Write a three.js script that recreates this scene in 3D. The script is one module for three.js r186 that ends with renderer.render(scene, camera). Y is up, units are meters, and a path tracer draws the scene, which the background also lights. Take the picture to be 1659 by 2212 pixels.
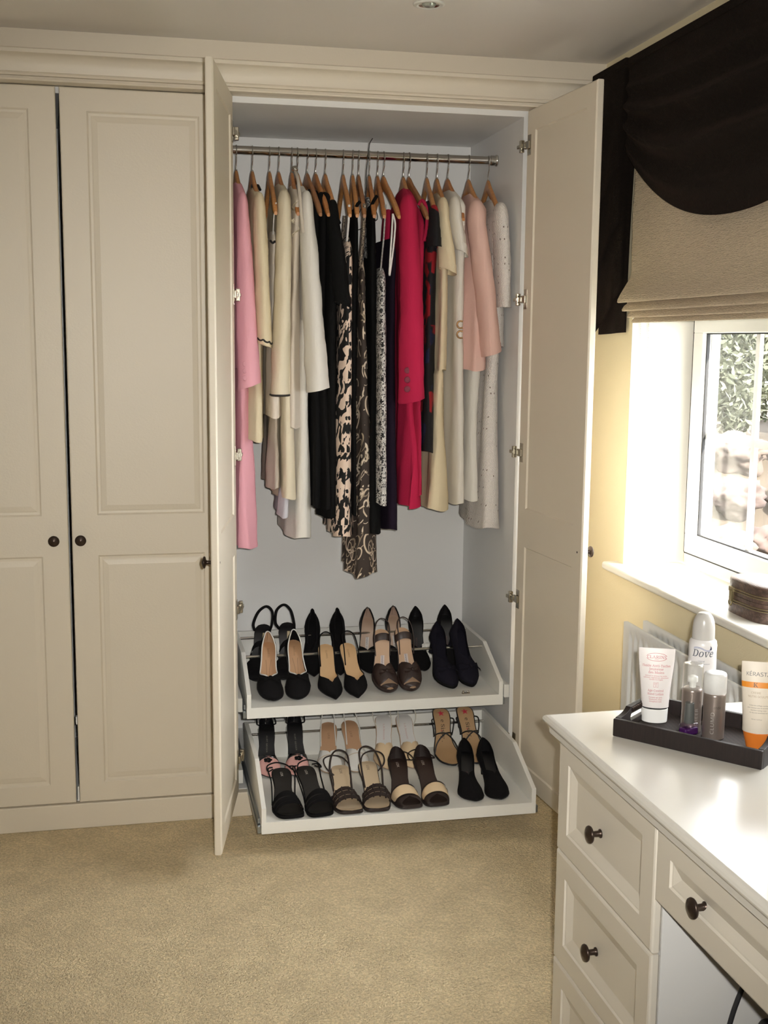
import * as THREE from 'three';
import { RoundedBoxGeometry } from 'three/addons/geometries/RoundedBoxGeometry.js';
import { mergeGeometries, mergeVertices, toCreasedNormals } from 'three/addons/utils/BufferGeometryUtils.js';
import { ImprovedNoise } from 'three/addons/math/ImprovedNoise.js';
import { RectAreaLightUniformsLib } from 'three/addons/lights/RectAreaLightUniformsLib.js';

// ------------------------------------------------------------------ camera, sky, sun, flash, exposure
RectAreaLightUniformsLib.init();
const scene = new THREE.Scene();
const renderer = new THREE.WebGLRenderer({ antialias: true });
renderer.toneMapping = THREE.LinearToneMapping;
renderer.toneMappingExposure = 1.04;
renderer.shadowMap.enabled = true;
renderer.shadowMap.type = THREE.PCFSoftShadowMap;

const camera = new THREE.PerspectiveCamera(2 * Math.atan(1106 / 2521.1) * 180 / Math.PI, 1659 / 2212, 0.05, 80);
const EYE = new THREE.Vector3(-0.2995, 1.5274, 3.6222);
{
  const [yaw, pitch, roll] = [12.014, 8.301, 0.526].map((d) => d * Math.PI / 180);
  const fw = new THREE.Vector3(Math.sin(yaw) * Math.cos(pitch), -Math.sin(pitch), -Math.cos(yaw) * Math.cos(pitch));
  const rt = new THREE.Vector3().crossVectors(fw, new THREE.Vector3(0, 1, 0)).normalize();
  const up = new THREE.Vector3().crossVectors(rt, fw);
  camera.position.copy(EYE);
  camera.up.copy(up.clone().multiplyScalar(Math.cos(roll)).addScaledVector(rt, -Math.sin(roll)));
  camera.lookAt(EYE.clone().add(fw));
}
scene.background = new THREE.Color().setRGB(0.97, 0.985, 1.0);      // hazy bright sky
scene.backgroundIntensity = 14.8;

const sun = new THREE.DirectionalLight(new THREE.Color().setRGB(1.0, 0.93, 0.8), 25);
sun.position.set(1.3 + 0.28 * 12, 1.1 + 0.56 * 12, 0.8 + 0.78 * 12);
sun.target.position.set(1.3, 1.1, 0.8);
sun.castShadow = true;
sun.shadow.mapSize.set(2048, 2048);
Object.assign(sun.shadow.camera, { left: -7, right: 7, top: 7, bottom: -7, near: 0.5, far: 30 });
sun.shadow.radius = 2;
scene.add(sun, sun.target);

// the camera's own flash, right of the lens (the photograph's thin shadows fall to the left of edges)
const flash = new THREE.SpotLight(new THREE.Color().setRGB(1.0, 0.965, 0.9), 17.5, 0, 0.663, 0.75, 2);
flash.position.set(EYE.x + 0.05, EYE.y + 0.025, EYE.z - 0.02);
flash.target.position.set(0.47, 1.0, 0);
flash.castShadow = true;
flash.shadow.mapSize.set(2048, 2048);
flash.shadow.radius = 0.7;
scene.add(flash, flash.target);

// ------------------------------------------------------------------ helpers
const V = (x, y, z) => new THREE.Vector3(x, y, z);
const RGB = (r, g, b) => new THREE.Color().setRGB(r, g, b);
function rng(seed) { let a = seed >>> 0; return () => { a = (a + 0x6D2B79F5) | 0; let t = Math.imul(a ^ (a >>> 15), 1 | a); t = (t + Math.imul(t ^ (t >>> 7), 61 | t)) ^ t; return ((t ^ (t >>> 14)) >>> 0) / 4294967296; }; }
const noise = new ImprovedNoise();
const N2 = (x, y, s = 0) => noise.noise(x, y, s + 0.37);
const lerp = THREE.MathUtils.lerp, clamp = THREE.MathUtils.clamp, sstep = THREE.MathUtils.smoothstep;
function curve(table, s) { // smooth table lookup [[s, v], ...]
  if (s <= table[0][0]) return table[0][1];
  for (let i = 1; i < table.length; i++) if (s <= table[i][0]) { const [a, va] = table[i - 1], [b, vb] = table[i]; return lerp(va, vb, (s - a) / (b - a)); }
  return table[table.length - 1][1];
}
const taken = {};
function numbered(n) { taken[n] = (taken[n] ?? -1) + 1; return taken[n] ? n + '_' + String(taken[n]).padStart(3, '0') : n; }
function mg(list) { const l = list.map((g) => { const q = g.index ? g.toNonIndexed() : g; for (const k of Object.keys(q.attributes)) if (!['position', 'normal', 'uv'].includes(k)) q.deleteAttribute(k); return q; }); return l.length === 1 ? l[0] : mergeGeometries(l); }
function mesh(name, geo, mat, parent) { const g = Array.isArray(geo) ? mg(geo) : geo; const m = new THREE.Mesh(g, mat); m.name = name; m.castShadow = m.receiveShadow = true; if (parent) parent.add(m); return m; }
function tag(o, label, category, group) { o.userData.label = label; o.userData.category = category; if (group) o.userData.group = group; return o; }
function thing(name, label, category, pos = [0, 0, 0], turn = 0, group) { const o = new THREE.Group(); o.name = numbered(name); o.position.set(...pos); o.rotation.y = turn; scene.add(o); return tag(o, label, category, group); }
function solo(name, label, category, geo, mat, group) { const m = mesh(numbered(name), geo, mat, scene); return tag(m, label, category, group); }
function struct(name, geo, mat, label, category) { const m = mesh(name, geo, mat, scene); m.userData.kind = 'structure'; if (label) { m.userData.label = label; m.userData.category = category; } return m; }
// geometries
function bx(x0, x1, y0, y1, z0, z1, r = 0) {
  const w = x1 - x0, h = y1 - y0, d = z1 - z0;
  const g = r > 0 ? new RoundedBoxGeometry(w, h, d, 2, Math.min(r, w / 2.01, h / 2.01, d / 2.01)) : new THREE.BoxGeometry(w, h, d);
  g.translate((x0 + x1) / 2, (y0 + y1) / 2, (z0 + z1) / 2);
  const p = g.attributes.position, n = g.attributes.normal, uv = g.attributes.uv;
  for (let i = 0; i < p.count; i++) { const ax = Math.abs(n.getX(i)), ay = Math.abs(n.getY(i)), az = Math.abs(n.getZ(i)); if (ax >= ay && ax >= az) uv.setXY(i, p.getZ(i), p.getY(i)); else if (ay >= az) uv.setXY(i, p.getX(i), p.getZ(i)); else uv.setXY(i, p.getX(i), p.getY(i)); }
  return g;
}
class GB { // flat-shaded quads
  constructor() { this.p = []; this.u = []; }
  tri(a, b, c) { for (const v of [a, b, c]) { this.p.push(v[0], v[1], v[2]); this.u.push(v[3] ?? v[0], v[4] ?? v[1]); } return this; }
  quad(a, b, c, d) { return this.tri(a, b, c).tri(a, c, d); }
  build() { const g = new THREE.BufferGeometry(); g.setAttribute('position', new THREE.Float32BufferAttribute(this.p, 3)); g.setAttribute('uv', new THREE.Float32BufferAttribute(this.u, 2)); g.computeVertexNormals(); return g; }
}
// grid of points rows x cols -> smooth surface; wrap joins the last column to the first
function grid(rows, { wrap = false, capA = false, capB = false, crease = 0 } = {}) {
  const R = rows.length, C = rows[0].length, p = [], u = [], idx = [];
  let vl = 0;
  for (let i = 0; i < R; i++) {
    if (i) vl += rows[i][0].distanceTo(rows[i - 1][0]);
    let ul = 0; const n = wrap ? C + 1 : C;
    for (let j = 0; j < n; j++) { const q = rows[i][j % C]; if (j) ul += q.distanceTo(rows[i][(j - 1) % C]); p.push(q.x, q.y, q.z); u.push(ul, -vl); }
  }
  const n = wrap ? C + 1 : C;
  for (let i = 0; i < R - 1; i++) for (let j = 0; j < n - 1; j++) { const a = i * n + j, b = a + 1, c = a + n, d = c + 1; idx.push(a, c, b, b, c, d); }
  const cap = (i, flip) => { const m = V(0, 0, 0); rows[i].forEach((q) => m.add(q)); m.multiplyScalar(1 / C); const k = p.length / 3; p.push(m.x, m.y, m.z); u.push(0, 0); const st = p.length / 3; for (let j = 0; j < C; j++) { const q = rows[i][j]; p.push(q.x, q.y, q.z); u.push(q.x, q.z); } for (let j = 0; j < C; j++) { const a = st + j, b = st + (j + 1) % C; flip ? idx.push(k, a, b) : idx.push(k, b, a); } };
  if (capA) cap(0, true); if (capB) cap(R - 1, false);
  const g = new THREE.BufferGeometry();
  g.setAttribute('position', new THREE.Float32BufferAttribute(p, 3)); g.setAttribute('uv', new THREE.Float32BufferAttribute(u, 2)); g.setIndex(idx); g.computeVertexNormals();
  if (wrap) { const nn = g.attributes.normal; for (let i = 0; i < R; i++) { const a = i * n, b = i * n + n - 1, x = nn.getX(a) + nn.getX(b), y = nn.getY(a) + nn.getY(b), z = nn.getZ(a) + nn.getZ(b), l = Math.hypot(x, y, z) || 1; nn.setXYZ(a, x / l, y / l, z / l); nn.setXYZ(b, x / l, y / l, z / l); } }
  return g;
}
function tube(pts, r, seg = 24, rad = 8, closed = false) { return new THREE.TubeGeometry(new THREE.CatmullRomCurve3(pts.map((q) => (q.isVector3 ? q : V(...q))), closed), seg, r, rad, closed); }
function lathe(pts, seg = 28) { return new THREE.LatheGeometry(pts.map(([x, y]) => new THREE.Vector2(x, y)), seg); }
function prism(shape, z0, z1, bevel = 0) { const g = new THREE.ExtrudeGeometry(shape, { depth: z1 - z0 - 2 * bevel, bevelEnabled: bevel > 0, bevelSize: bevel, bevelThickness: bevel, bevelSegments: 2, steps: 1, curveSegments: 12 }); g.translate(0, 0, z0 + bevel); return g; }
function poly(pts) { const s = new THREE.Shape(); pts.forEach(([x, y], i) => (i ? s.lineTo(x, y) : s.moveTo(x, y))); s.closePath(); return s; }
function sweepX(profile, x0, x1) { // profile [[z, y], ...] extruded along x, creased
  const g = new GB();
  for (let i = 0; i < profile.length - 1; i++) { const [za, ya] = profile[i], [zb, yb] = profile[i + 1]; g.quad([x0, ya, za], [x0, yb, zb], [x1, yb, zb], [x1, ya, za]); }
  return toCreasedNormals(g.build(), 0.6);
}
// textures
function dataTex(w, h, fn, { srgb = true, rep = [1, 1], wrap = true } = {}) {
  const d = new Uint8Array(w * h * 4);
  for (let j = 0; j < h; j++) for (let i = 0; i < w; i++) { const c = fn(i / w, j / h, i, j), k = (j * w + i) * 4; d[k] = clamp(c[0], 0, 255); d[k + 1] = clamp(c[1], 0, 255); d[k + 2] = clamp(c[2], 0, 255); d[k + 3] = 255; }
  const t = new THREE.DataTexture(d, w, h, THREE.RGBAFormat); t.magFilter = THREE.LinearFilter; t.minFilter = THREE.LinearMipmapLinearFilter; t.generateMipmaps = true;
  if (srgb) t.colorSpace = THREE.SRGBColorSpace; if (wrap) t.wrapS = t.wrapT = THREE.RepeatWrapping; t.repeat.set(...rep); t.needsUpdate = true; return t;
}
function canvasTex(w, h, draw, { rep = [1, 1], wrap = true, srgb = true } = {}) {
  const c = document.createElement('canvas'); c.width = w; c.height = h; draw(c.getContext('2d'), w, h);
  const t = new THREE.CanvasTexture(c); if (srgb) t.colorSpace = THREE.SRGBColorSpace; if (wrap) t.wrapS = t.wrapT = THREE.RepeatWrapping; t.repeat.set(...rep); return t;
}
const mat = (color, o = {}) => new THREE.MeshStandardMaterial({ color, roughness: 0.6, side: THREE.DoubleSide, ...o });
const phys = (color, o = {}) => new THREE.MeshPhysicalMaterial({ color, roughness: 0.5, side: THREE.DoubleSide, ...o });

// ------------------------------------------------------------------ materials
const weaveBump = dataTex(256, 256, (u, v, i, j) => { const a = 128 + 60 * Math.sin(i * Math.PI / 4) * Math.sin(j * Math.PI / 4) + 60 * N2(i * 0.09, j * 0.09); return [a, a, a]; }, { srgb: false, rep: [10, 10] });
const peelBump = dataTex(256, 256, (u, v, i, j) => { const a = 128 + 70 * N2(i * 0.11, j * 0.11, 3) + 50 * N2(i * 0.31, j * 0.31, 7); return [a, a, a]; }, { srgb: false, rep: [6, 6] });
const M = {
  cream: mat(RGB(0.75, 0.675, 0.55), { roughness: 0.45, bumpMap: peelBump, bumpScale: 0.0003 }),
  inside: mat(RGB(0.78, 0.775, 0.76), { roughness: 0.45 }),
  white: mat(RGB(0.8, 0.79, 0.74), { roughness: 0.4 }),
  ceiling: mat(RGB(0.83, 0.785, 0.73), { roughness: 0.95 }),
  wall: mat(RGB(0.88, 0.775, 0.53), { roughness: 0.9, bumpMap: peelBump, bumpScale: 0.0006 }),
  paleWall: mat(RGB(0.80, 0.75, 0.64), { roughness: 0.9 }),
  gloss: mat(RGB(0.85, 0.83, 0.77), { roughness: 0.3 }),
  upvc: mat(RGB(0.86, 0.86, 0.84), { roughness: 0.3 }),
  desk: phys(RGB(0.74, 0.69, 0.6), { roughness: 0.34 }),
  deskTop: phys(RGB(0.69, 0.665, 0.61), { roughness: 0.22 }),
  bronze: mat(RGB(0.07, 0.05, 0.04), { roughness: 0.32, metalness: 0.75 }),
  chrome: mat(RGB(0.62, 0.6, 0.56), { roughness: 0.16, metalness: 1 }),
  nickel: mat(RGB(0.5, 0.46, 0.38), { roughness: 0.25, metalness: 1 }),
  rail: mat(RGB(0.35, 0.38, 0.4), { roughness: 0.35, metalness: 0.9 }),
  black: mat(RGB(0.012, 0.012, 0.013), { roughness: 0.6 }),
  rubber: mat(RGB(0.02, 0.02, 0.022), { roughness: 0.7 }),
  dark: mat(RGB(0.03, 0.028, 0.025), { roughness: 0.8 }),
  glass: phys(RGB(1, 1, 1), { roughness: 0.0, transmission: 1, thickness: 0, ior: 1.5 }),
  radiator: mat(RGB(0.74, 0.75, 0.75), { roughness: 0.35 }),
};
const carpetMap = dataTex(512, 512, (u, v, i, j) => { const n = 0.5 * N2(i * 0.45, j * 0.45, 1) + 0.7 * N2(i * 0.2, j * 0.2, 4) + 0.35 * N2(i * 8 / 512, j * 8 / 512, 9); const k = 1 + 0.16 * n; return [214 * k, 196 * k, 160 * k]; }, { rep: [1.6, 1.6] });
const carpetBump = dataTex(512, 512, (u, v, i, j) => { const a = 128 + 90 * N2(i * 0.5, j * 0.5, 2) + 60 * N2(i * 0.22, j * 0.22, 5); return [a, a, a]; }, { srgb: false, rep: [1.6, 1.6] });
M.carpet = mat(RGB(1, 1, 1), { map: carpetMap, bumpMap: carpetBump, bumpScale: 0.006, roughness: 1 });

// ------------------------------------------------------------------ room shell
const XL = -2.7, XR = 1.175, XO = 1.455, ZB = 4.7, ZW = -0.70, H = 2.40;     // inner left wall, window wall inside / outside, wall behind camera, wall behind wardrobe
const WZ0 = 0.277, WZ1 = 1.72, WY0 = 0.83, WY1 = 1.66;                         // window opening
struct('floor', bx(XL - 0.1, XO, -0.12, 0, ZW - 0.12, ZB + 0.1), M.carpet, 'beige cut pile carpet on the bedroom floor', 'floor');
struct('ceiling', bx(XL - 0.1, XO, H, H + 0.12, ZW - 0.12, ZB + 0.1), M.ceiling, 'plain off-white ceiling', 'ceiling');
struct('wall_back', bx(XL - 0.1, XO, 0, H, ZW - 0.12, ZW), M.paleWall);
struct('wall_left', bx(XL - 0.12, XL, 0, H, ZW, ZB), M.paleWall);
struct('wall_front', bx(XL - 0.12, XO, 0, H, ZB, ZB + 0.12), M.paleWall);
struct('wall_right', [bx(XR, XO, 0, WY0, ZW, ZB), bx(XR, XO, WY1, H, ZW, ZB), bx(XR, XO, WY0, WY1, ZW, WZ0), bx(XR, XO, WY0, WY1, WZ1, ZB)], M.wall, 'yellow painted window wall with deep reveal', 'wall');
struct('baseboard_right', bx(XR - 0.018, XR, 0, 0.12, 0.02, ZB, 0.004), M.gloss);
struct('trim_4', [bx(XR + 0.0005, 1.377, WY0 + 0.019, WY1 - 0.004, WZ0, WZ0 + 0.003), bx(XR + 0.0005, 1.377, WY0 + 0.019, WY1 - 0.004, WZ1 - 0.003, WZ1), bx(XR + 0.0005, 1.377, WY1 - 0.003, WY1, WZ0, WZ1)], M.gloss, 'white painted lining of the window reveal', 'reveal');
struct('trim_1', bx(1.128, 1.372, 0.824, 0.849, 0.218, 1.79, 0.009), M.gloss, 'white painted window sill board', 'sill');
// ------------------------------------------------------------------ panelled fronts
// front in local x (0..w), y (0..h); outer face at z = 0 looking +z, inner face at z = -t
function panelled(w, h, t, panels, profile, backPanels = [], backProfile = [], bev = 0.003) {
  const g = new GB();
  const face = (z0, s, ps, prof) => { // s = +1 front, -1 back
    const q = (a, b, c, d) => (s > 0 ? g.quad(a, b, c, d) : g.quad(a, d, c, b));
    const rect = (x0, x1, y0, y1) => x1 - x0 > 1e-5 && y1 - y0 > 1e-5 && q([x0, y0, z0], [x1, y0, z0], [x1, y1, z0], [x0, y1, z0]);
    const X0 = bev, X1 = w - bev, Y0 = bev, Y1 = h - bev;
    if (!ps.length) { rect(X0, X1, Y0, Y1); return; }
    const [px0, px1] = [ps[0][0], ps[0][1]];
    rect(X0, px0, Y0, Y1); rect(px1, X1, Y0, Y1);
    let y = Y0;
    for (const [, , a, b] of ps) { rect(px0, px1, y, a); y = b; }
    rect(px0, px1, y, Y1);
    for (const [a0, a1, b0, b1] of ps) {
      for (let i = 0; i < prof.length - 1; i++) {
        const [m, dm] = prof[i], [n, dn] = prof[i + 1], zm = z0 + s * dm, zn = z0 + s * dn;
        q([a0 + m, b0 + m, zm], [a1 - m, b0 + m, zm], [a1 - n, b0 + n, zn], [a0 + n, b0 + n, zn]);
        q([a1 - m, b0 + m, zm], [a1 - m, b1 - m, zm], [a1 - n, b1 - n, zn], [a1 - n, b0 + n, zn]);
        q([a1 - m, b1 - m, zm], [a0 + m, b1 - m, zm], [a0 + n, b1 - n, zn], [a1 - n, b1 - n, zn]);
        q([a0 + m, b1 - m, zm], [a0 + m, b0 + m, zm], [a0 + n, b0 + n, zn], [a0 + n, b1 - n, zn]);
      }
      const [n, dn] = prof[prof.length - 1], z = z0 + s * dn;
      q([a0 + n, b0 + n, z], [a1 - n, b0 + n, z], [a1 - n, b1 - n, z], [a0 + n, b1 - n, z]);
    }
  };
  face(0, 1, panels, profile); face(-t, -1, backPanels, backProfile);
  const ringAt = (i, z) => [[i, i, z], [w - i, i, z], [w - i, h - i, z], [i, h - i, z]];
  const rings = [ringAt(bev, 0), ringAt(bev * 0.3, -bev * 0.3), ringAt(0, -bev), ringAt(0, -t + bev), ringAt(bev, -t)];
  for (let k = 0; k < rings.length - 1; k++) for (let i = 0; i < 4; i++) { const j = (i + 1) % 4; g.quad(rings[k][j], rings[k][i], rings[k + 1][i], rings[k + 1][j]); }
  return g.build();
}
const raised = [[0, 0], [0.005, -0.005], [0.012, -0.0055], [0.016, -0.004], [0.03, -0.0012]];
const knobGeo = (() => { const g = lathe([[0, 0], [0.0085, 0], [0.0085, 0.002], [0.0058, 0.004], [0.0055, 0.014], [0.008, 0.0165], [0.0155, 0.0185], [0.0168, 0.021], [0.0158, 0.0238], [0.0125, 0.0245], [0.0115, 0.0258], [0.007, 0.0268], [0.0045, 0.0282], [0, 0.0288]], 32); g.rotateX(Math.PI / 2); return g; })();   // axis +z
const hingeGeo = (m = 1) => { // local: door face at x = 0 looking +x, cup plate on the door, arm toward -z
  const b = (x0, x1, y0, y1, z0, z1, r) => (m > 0 ? bx(x0, x1, y0, y1, z0, z1, r) : bx(x0, x1, y0, y1, -z1, -z0, r));
  return [b(-0.0005, 0.0025, -0.031, 0.031, -0.012, 0.012, 0.001), b(0.002, 0.009, -0.012, 0.012, -0.02, 0.010, 0.002), b(0.004, 0.012, -0.008, 0.008, -0.056, -0.015, 0.002), b(0.003, 0.016, -0.019, 0.019, -0.047, -0.034, 0.002), b(0.006, 0.018, -0.0055, 0.0055, -0.062, -0.036, 0.002)];
};

// ------------------------------------------------------------------ fitted wardrobes
const DW = 0.476, DT = 0.022, DY0 = 0.084, DY1 = 2.247, DH = DY1 - DY0, X1 = 0.916, ZI = -0.625;
const pX0 = 0.076, pX1 = DW - 0.076;
const fp = [[pX0, pX1, 0.062, 0.788], [pX0, pX1, 0.912, 2.098]];
const bp = [[0.062, DW - 0.062, 0.062, 0.788], [0.062, DW - 0.062, 0.912, 2.098]];
const doorGeo = panelled(DW, DH, DT, fp, raised, bp, [[0, 0], [0.004, -0.005]], 0.004);
const closedDoorGeo = panelled(DW, DH, DT, fp, raised, [], [], 0.004);
function carcass(o, x0, x1, withBack = true) {
  const t = 0.018;
  mesh('side_panel', bx(x0 - t, x0, 0.0, 2.25, ZI - 0.01, -0.024), M.inside, o);
  mesh('side_panel', bx(x1, x1 + t, 0.0, 2.25, ZI - 0.01, -0.024), M.inside, o);
  mesh('back_panel', bx(x0, x1, 0.07, 2.25, ZI - 0.01, ZI), M.inside, o);
  mesh('top_panel', bx(x0, x1, 2.232, 2.25, ZI, -0.024), M.inside, o);
  mesh('bottom_panel', bx(x0, x1, 0.066, 0.084, ZI, -0.024), M.inside, o);
}
{
  const o = thing('fitted_wardrobe', 'cream fitted wardrobe with two closed panelled doors', 'wardrobe', [0, 0, 0]);
  carcass(o, -0.968, -0.026);
  for (const [x, ks] of [[-0.985, DW - 0.042], [-0.4985, 0.026]]) {
    const d = mesh('door', closedDoorGeo, M.cream, o); d.position.set(x, DY0, 0);
    const k = mesh('knob', knobGeo, M.bronze, d); k.position.set(ks, 0.838, 0); k.userData.label = 'dark bronze round knob';
  }
  mesh('door_buffer', bx(-0.5035, -0.4995, 0.338, 0.362, -0.02, -0.004), M.inside, o);
  mesh('door_buffer', bx(-0.5045, -0.4995, 0.088, 0.135, -0.02, -0.003), M.inside, o);
}
const openWardrobe = thing('fitted_wardrobe', 'open cream fitted wardrobe hung full of clothes with shoe trays', 'wardrobe', [0, 0, 0]);
{
  const o = openWardrobe;
  carcass(o, 0, X1);
  // left door, hinged at x = 0, opened about 100 degrees; right door opened about 95
  const dl = mesh('door', doorGeo, M.cream, o);
  const al = 100.6 * Math.PI / 180;                       // local +x runs from hinge to free edge, outer face looks toward the left
  dl.position.set(0.0, DY0, 0.0); dl.rotation.y = -al; 
  // door mesh has its outer face at z=0 and inner face at z=-t; shift so the inner face passes through the hinge line
  const dlg = doorGeo.clone().translate(0, 0, DT); dl.geometry = dlg;
  const ar = 94.6 * Math.PI / 180;
  const dr = mesh('door', doorGeo.clone().translate(-DW, 0, DT), M.cream, o);
  dr.position.set(X1 + 0.004, DY0, 0.0); dr.rotation.y = ar;
  for (const y of [2.14, 1.665, 1.175, 0.69, 0.20]) {
    const hl = mesh('hinge', hingeGeo(), M.nickel, dl);
    hl.rotation.y = Math.PI / 2; hl.position.set(0.022, y - DY0, 0); hl.userData.label = 'nickel plated cabinet hinge';
    const hr = mesh('hinge', hingeGeo(-1), M.nickel, dr);
    hr.rotation.y = Math.PI / 2; hr.position.set(-0.022, y - DY0, 0); hr.userData.label = 'nickel plated cabinet hinge';
  }
  for (const [d, x] of [[dl, DW - 0.028], [dr, -DW + 0.028]]) {
    const k = mesh('knob', knobGeo, M.bronze, d); k.position.set(x, 0.838, DT); k.userData.label = 'dark bronze round knob';
    const s = mesh('screw_cap', lathe([[0, 0.0006], [0.003, 0.0006], [0.0034, 0]], 14).rotateX(-Math.PI / 2), M.bronze, d); s.position.set(x, 0.838, -0.0002);
  }
  // hanging rail
  const rl = mesh('hanging_rail', new THREE.CylinderGeometry(0.0128, 0.0128, X1 - 0.004, 28).rotateZ(Math.PI / 2).translate(X1 / 2, 2.138, -0.3), M.chrome, o);
  mesh('rail_socket', lathe([[0.0133, 0], [0.019, 0], [0.019, 0.004], [0.0165, 0.006], [0.0165, 0.022], [0.0133, 0.024]], 28).rotateZ(Math.PI / 2).translate(X1 - 0.0003, 2.138, -0.3), M.chrome, rl);
  mesh('rail_socket', lathe([[0.0133, 0], [0.019, 0], [0.019, 0.004], [0.0165, 0.006], [0.0165, 0.022], [0.0133, 0.024]], 28).rotateZ(-Math.PI / 2).translate(0.0003, 2.138, -0.3), M.chrome, rl);
  // runner cleats for the shoe trays
  for (const [y0, y1] of [[0.34, 0.385], [0.10, 0.145]]) for (const [a, b] of [[0.0005, 0.016], [X1 - 0.019, X1 - 0.0005]]) mesh('runner_cleat', bx(a, b, y0, y1, -0.5, -0.026, 0.001), M.white, o);
}
// continuous cornice, fascia board and plinth
struct('trim_2', bx(XL, XR, 2.25, H - 0.0005, -0.66, 0.004), M.cream, 'cream fascia board between wardrobe cornice and ceiling', 'trim');
struct('trim_3', sweepX([[0.004, 2.3365], [0.058, 2.3365], [0.062, 2.333], [0.062, 2.3225], [0.055, 2.3205], [0.047, 2.317], [0.041, 2.309], [0.0365, 2.299], [0.034, 2.288], [0.0325, 2.2765], [0.036, 2.2745], [0.042, 2.2735], [0.0445, 2.269], [0.042, 2.2645], [0.033, 2.2635], [0.033, 2.2612], [0.038, 2.2605], [0.0405, 2.256], [0.038, 2.2515], [0.002, 2.2502]], XL, XR), M.cream, 'cream moulded cornice above the wardrobe doors', 'cornice');
struct('baseboard_wardrobe', bx(XL, 0.93, 0, 0.0815, -0.03, 0.006, 0.004), M.cream, 'cream plinth board below the wardrobes', 'plinth');
mesh('filler', bx(X1 + 0.03, XR, 0, 2.25, -0.04, -0.02), M.cream, openWardrobe).name = 'filler_panel';
{ // the third wardrobe further left, outside the frame but lit and mirrored by the room
  const o = thing('fitted_wardrobe', 'cream fitted wardrobe beyond the closed pair, away from the window', 'wardrobe', [0, 0, 0]);
  carcass(o, -1.93, -1.006);
  for (const x of [-1.947, -1.467]) { const d = mesh('door', closedDoorGeo, M.cream, o); d.position.set(x, DY0, 0); }
}

// ------------------------------------------------------------------ pull-out shoe trays
function shoeTray(label, x0, x1, zf, yf, depth, sideH, bars) {
  const o = thing('shoe_tray', label, 'tray', [(x0 + x1) / 2, yf - 0.036, zf - depth / 2], 0, 'pull-out shoe trays');
  const hw = (x1 - x0) / 2, b = 0.036, zz = depth / 2;
  mesh('base_board', bx(-hw, hw, 0, b, -zz, zz, 0.0012), M.white, o);
  const s = poly([[zz - 0.001, b], [zz - 0.001, b + 0.043], [zz - 0.2, b + sideH], [-zz, b + sideH], [-zz, b]]);
  for (const sx of [-1, 1]) { const g = prism(s, -0.007, 0.007, 0.001); g.rotateY(-Math.PI / 2); g.translate(sx * (hw - 0.0075), 0.0003, 0); mesh('side_panel', g, M.white, o); }
  mesh('back_panel', bx(-hw + 0.015, hw - 0.015, b, b + sideH, -zz, -zz + 0.014), M.white, o);
  for (const [z, y] of bars) { const r = mesh('heel_bar', new THREE.CylinderGeometry(0.0045, 0.0045, 2 * hw - 0.03, 16).rotateZ(Math.PI / 2).translate(0, y - (yf - b), z - (zf - zz)), M.chrome, o); r.userData.label = 'chrome heel bar'; }
  for (const sx of [-1, 1]) mesh('runner', [bx(sx * (hw + 0.0055) - 0.005, sx * (hw + 0.0055) + 0.005, -0.002, 0.02, -zz, zz - 0.012, 0.001), bx(sx * (hw + 0.0045) - 0.003, sx * (hw + 0.0045) + 0.003, 0.022, 0.038, -zz - (zf > 0.2 ? 0.2 : 0), zz - 0.03, 0.001)], M.rail, o);
  return o;
}
shoeTray('white pull-out shoe tray pushed in, with two heel bars', 0.027, 0.884, 0.006, 0.362, 0.5, 0.13, [[-0.2, 0.475], [-0.405, 0.487]]);
shoeTray('lower white shoe tray pulled out over the carpet', 0.038, 0.893, 0.333, 0.113, 0.56, 0.125, [[-0.192, 0.205]]);
// ------------------------------------------------------------------ clothes hangers
const ZC = -0.3, RY = 2.138;
const woodMaps = [[196, 138, 84], [184, 124, 74], [160, 112, 74], [74, 46, 24]].map(([r, g, b], k) => mat(RGB(1, 1, 1), { roughness: 0.4, map: dataTex(128, 128, (u, v, i, j) => { const n = 1 + 0.12 * N2(i * 0.05, j * 0.7, k) + 0.06 * N2(i * 0.3, j * 0.9, k + 5); return [r * n, g * n, b * n]; }, { rep: [6, 6] }) }));
const hangerBody = (() => {
  const rows = [], n = 30;
  for (let i = 0; i <= n; i++) {
    const s = -1 + 2 * i / n, a = Math.abs(s), z = s * 0.213, yc = 2.043 - 0.124 * Math.pow(a, 1.3) + 0.008 * Math.exp(-a * a * 60);
    const e = a > 0.985 ? 0.45 : a > 0.93 ? 0.85 : 1, hh = lerp(0.017, 0.0125, a) * e + 0.006 * Math.exp(-a * a * 30), hx = 0.0062 * e + 0.0022 * a, dx = 0;
    const r = []; for (let k = 0; k < 12; k++) { const t = k / 12 * Math.PI * 2, c = Math.cos(t), q = Math.sin(t); r.push(V(-dx + hx * Math.sign(c) * Math.pow(Math.abs(c), 0.6), yc + hh * Math.sign(q) * Math.pow(Math.abs(q), 0.7) - 2.06, z)); }
    rows.push(r);
  }
  return grid(rows, { wrap: true, capA: true, capB: true });
})();
function hookPts(top, side) { const c = 2.138 + 0.0142 - 0.0195 - 2.06, r = 0.0195, pts = [V(0, -0.012, 0), V(0, 0.020, 0.0), V(0, 0.034, 0.004), V(0, 0.045, 0.013)]; for (let a = -50; a <= 205; a += 20) { const t = a * Math.PI / 180; pts.push(V(0, c + r * Math.sin(t), r * Math.cos(t))); } return pts; }
const hookGeo = tube(hookPts(), 0.0016, 56, 7);
const ferruleGeo = lathe([[0, 0.016], [0.003, 0.016], [0.0034, 0.004], [0, 0.004]], 10);
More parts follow.
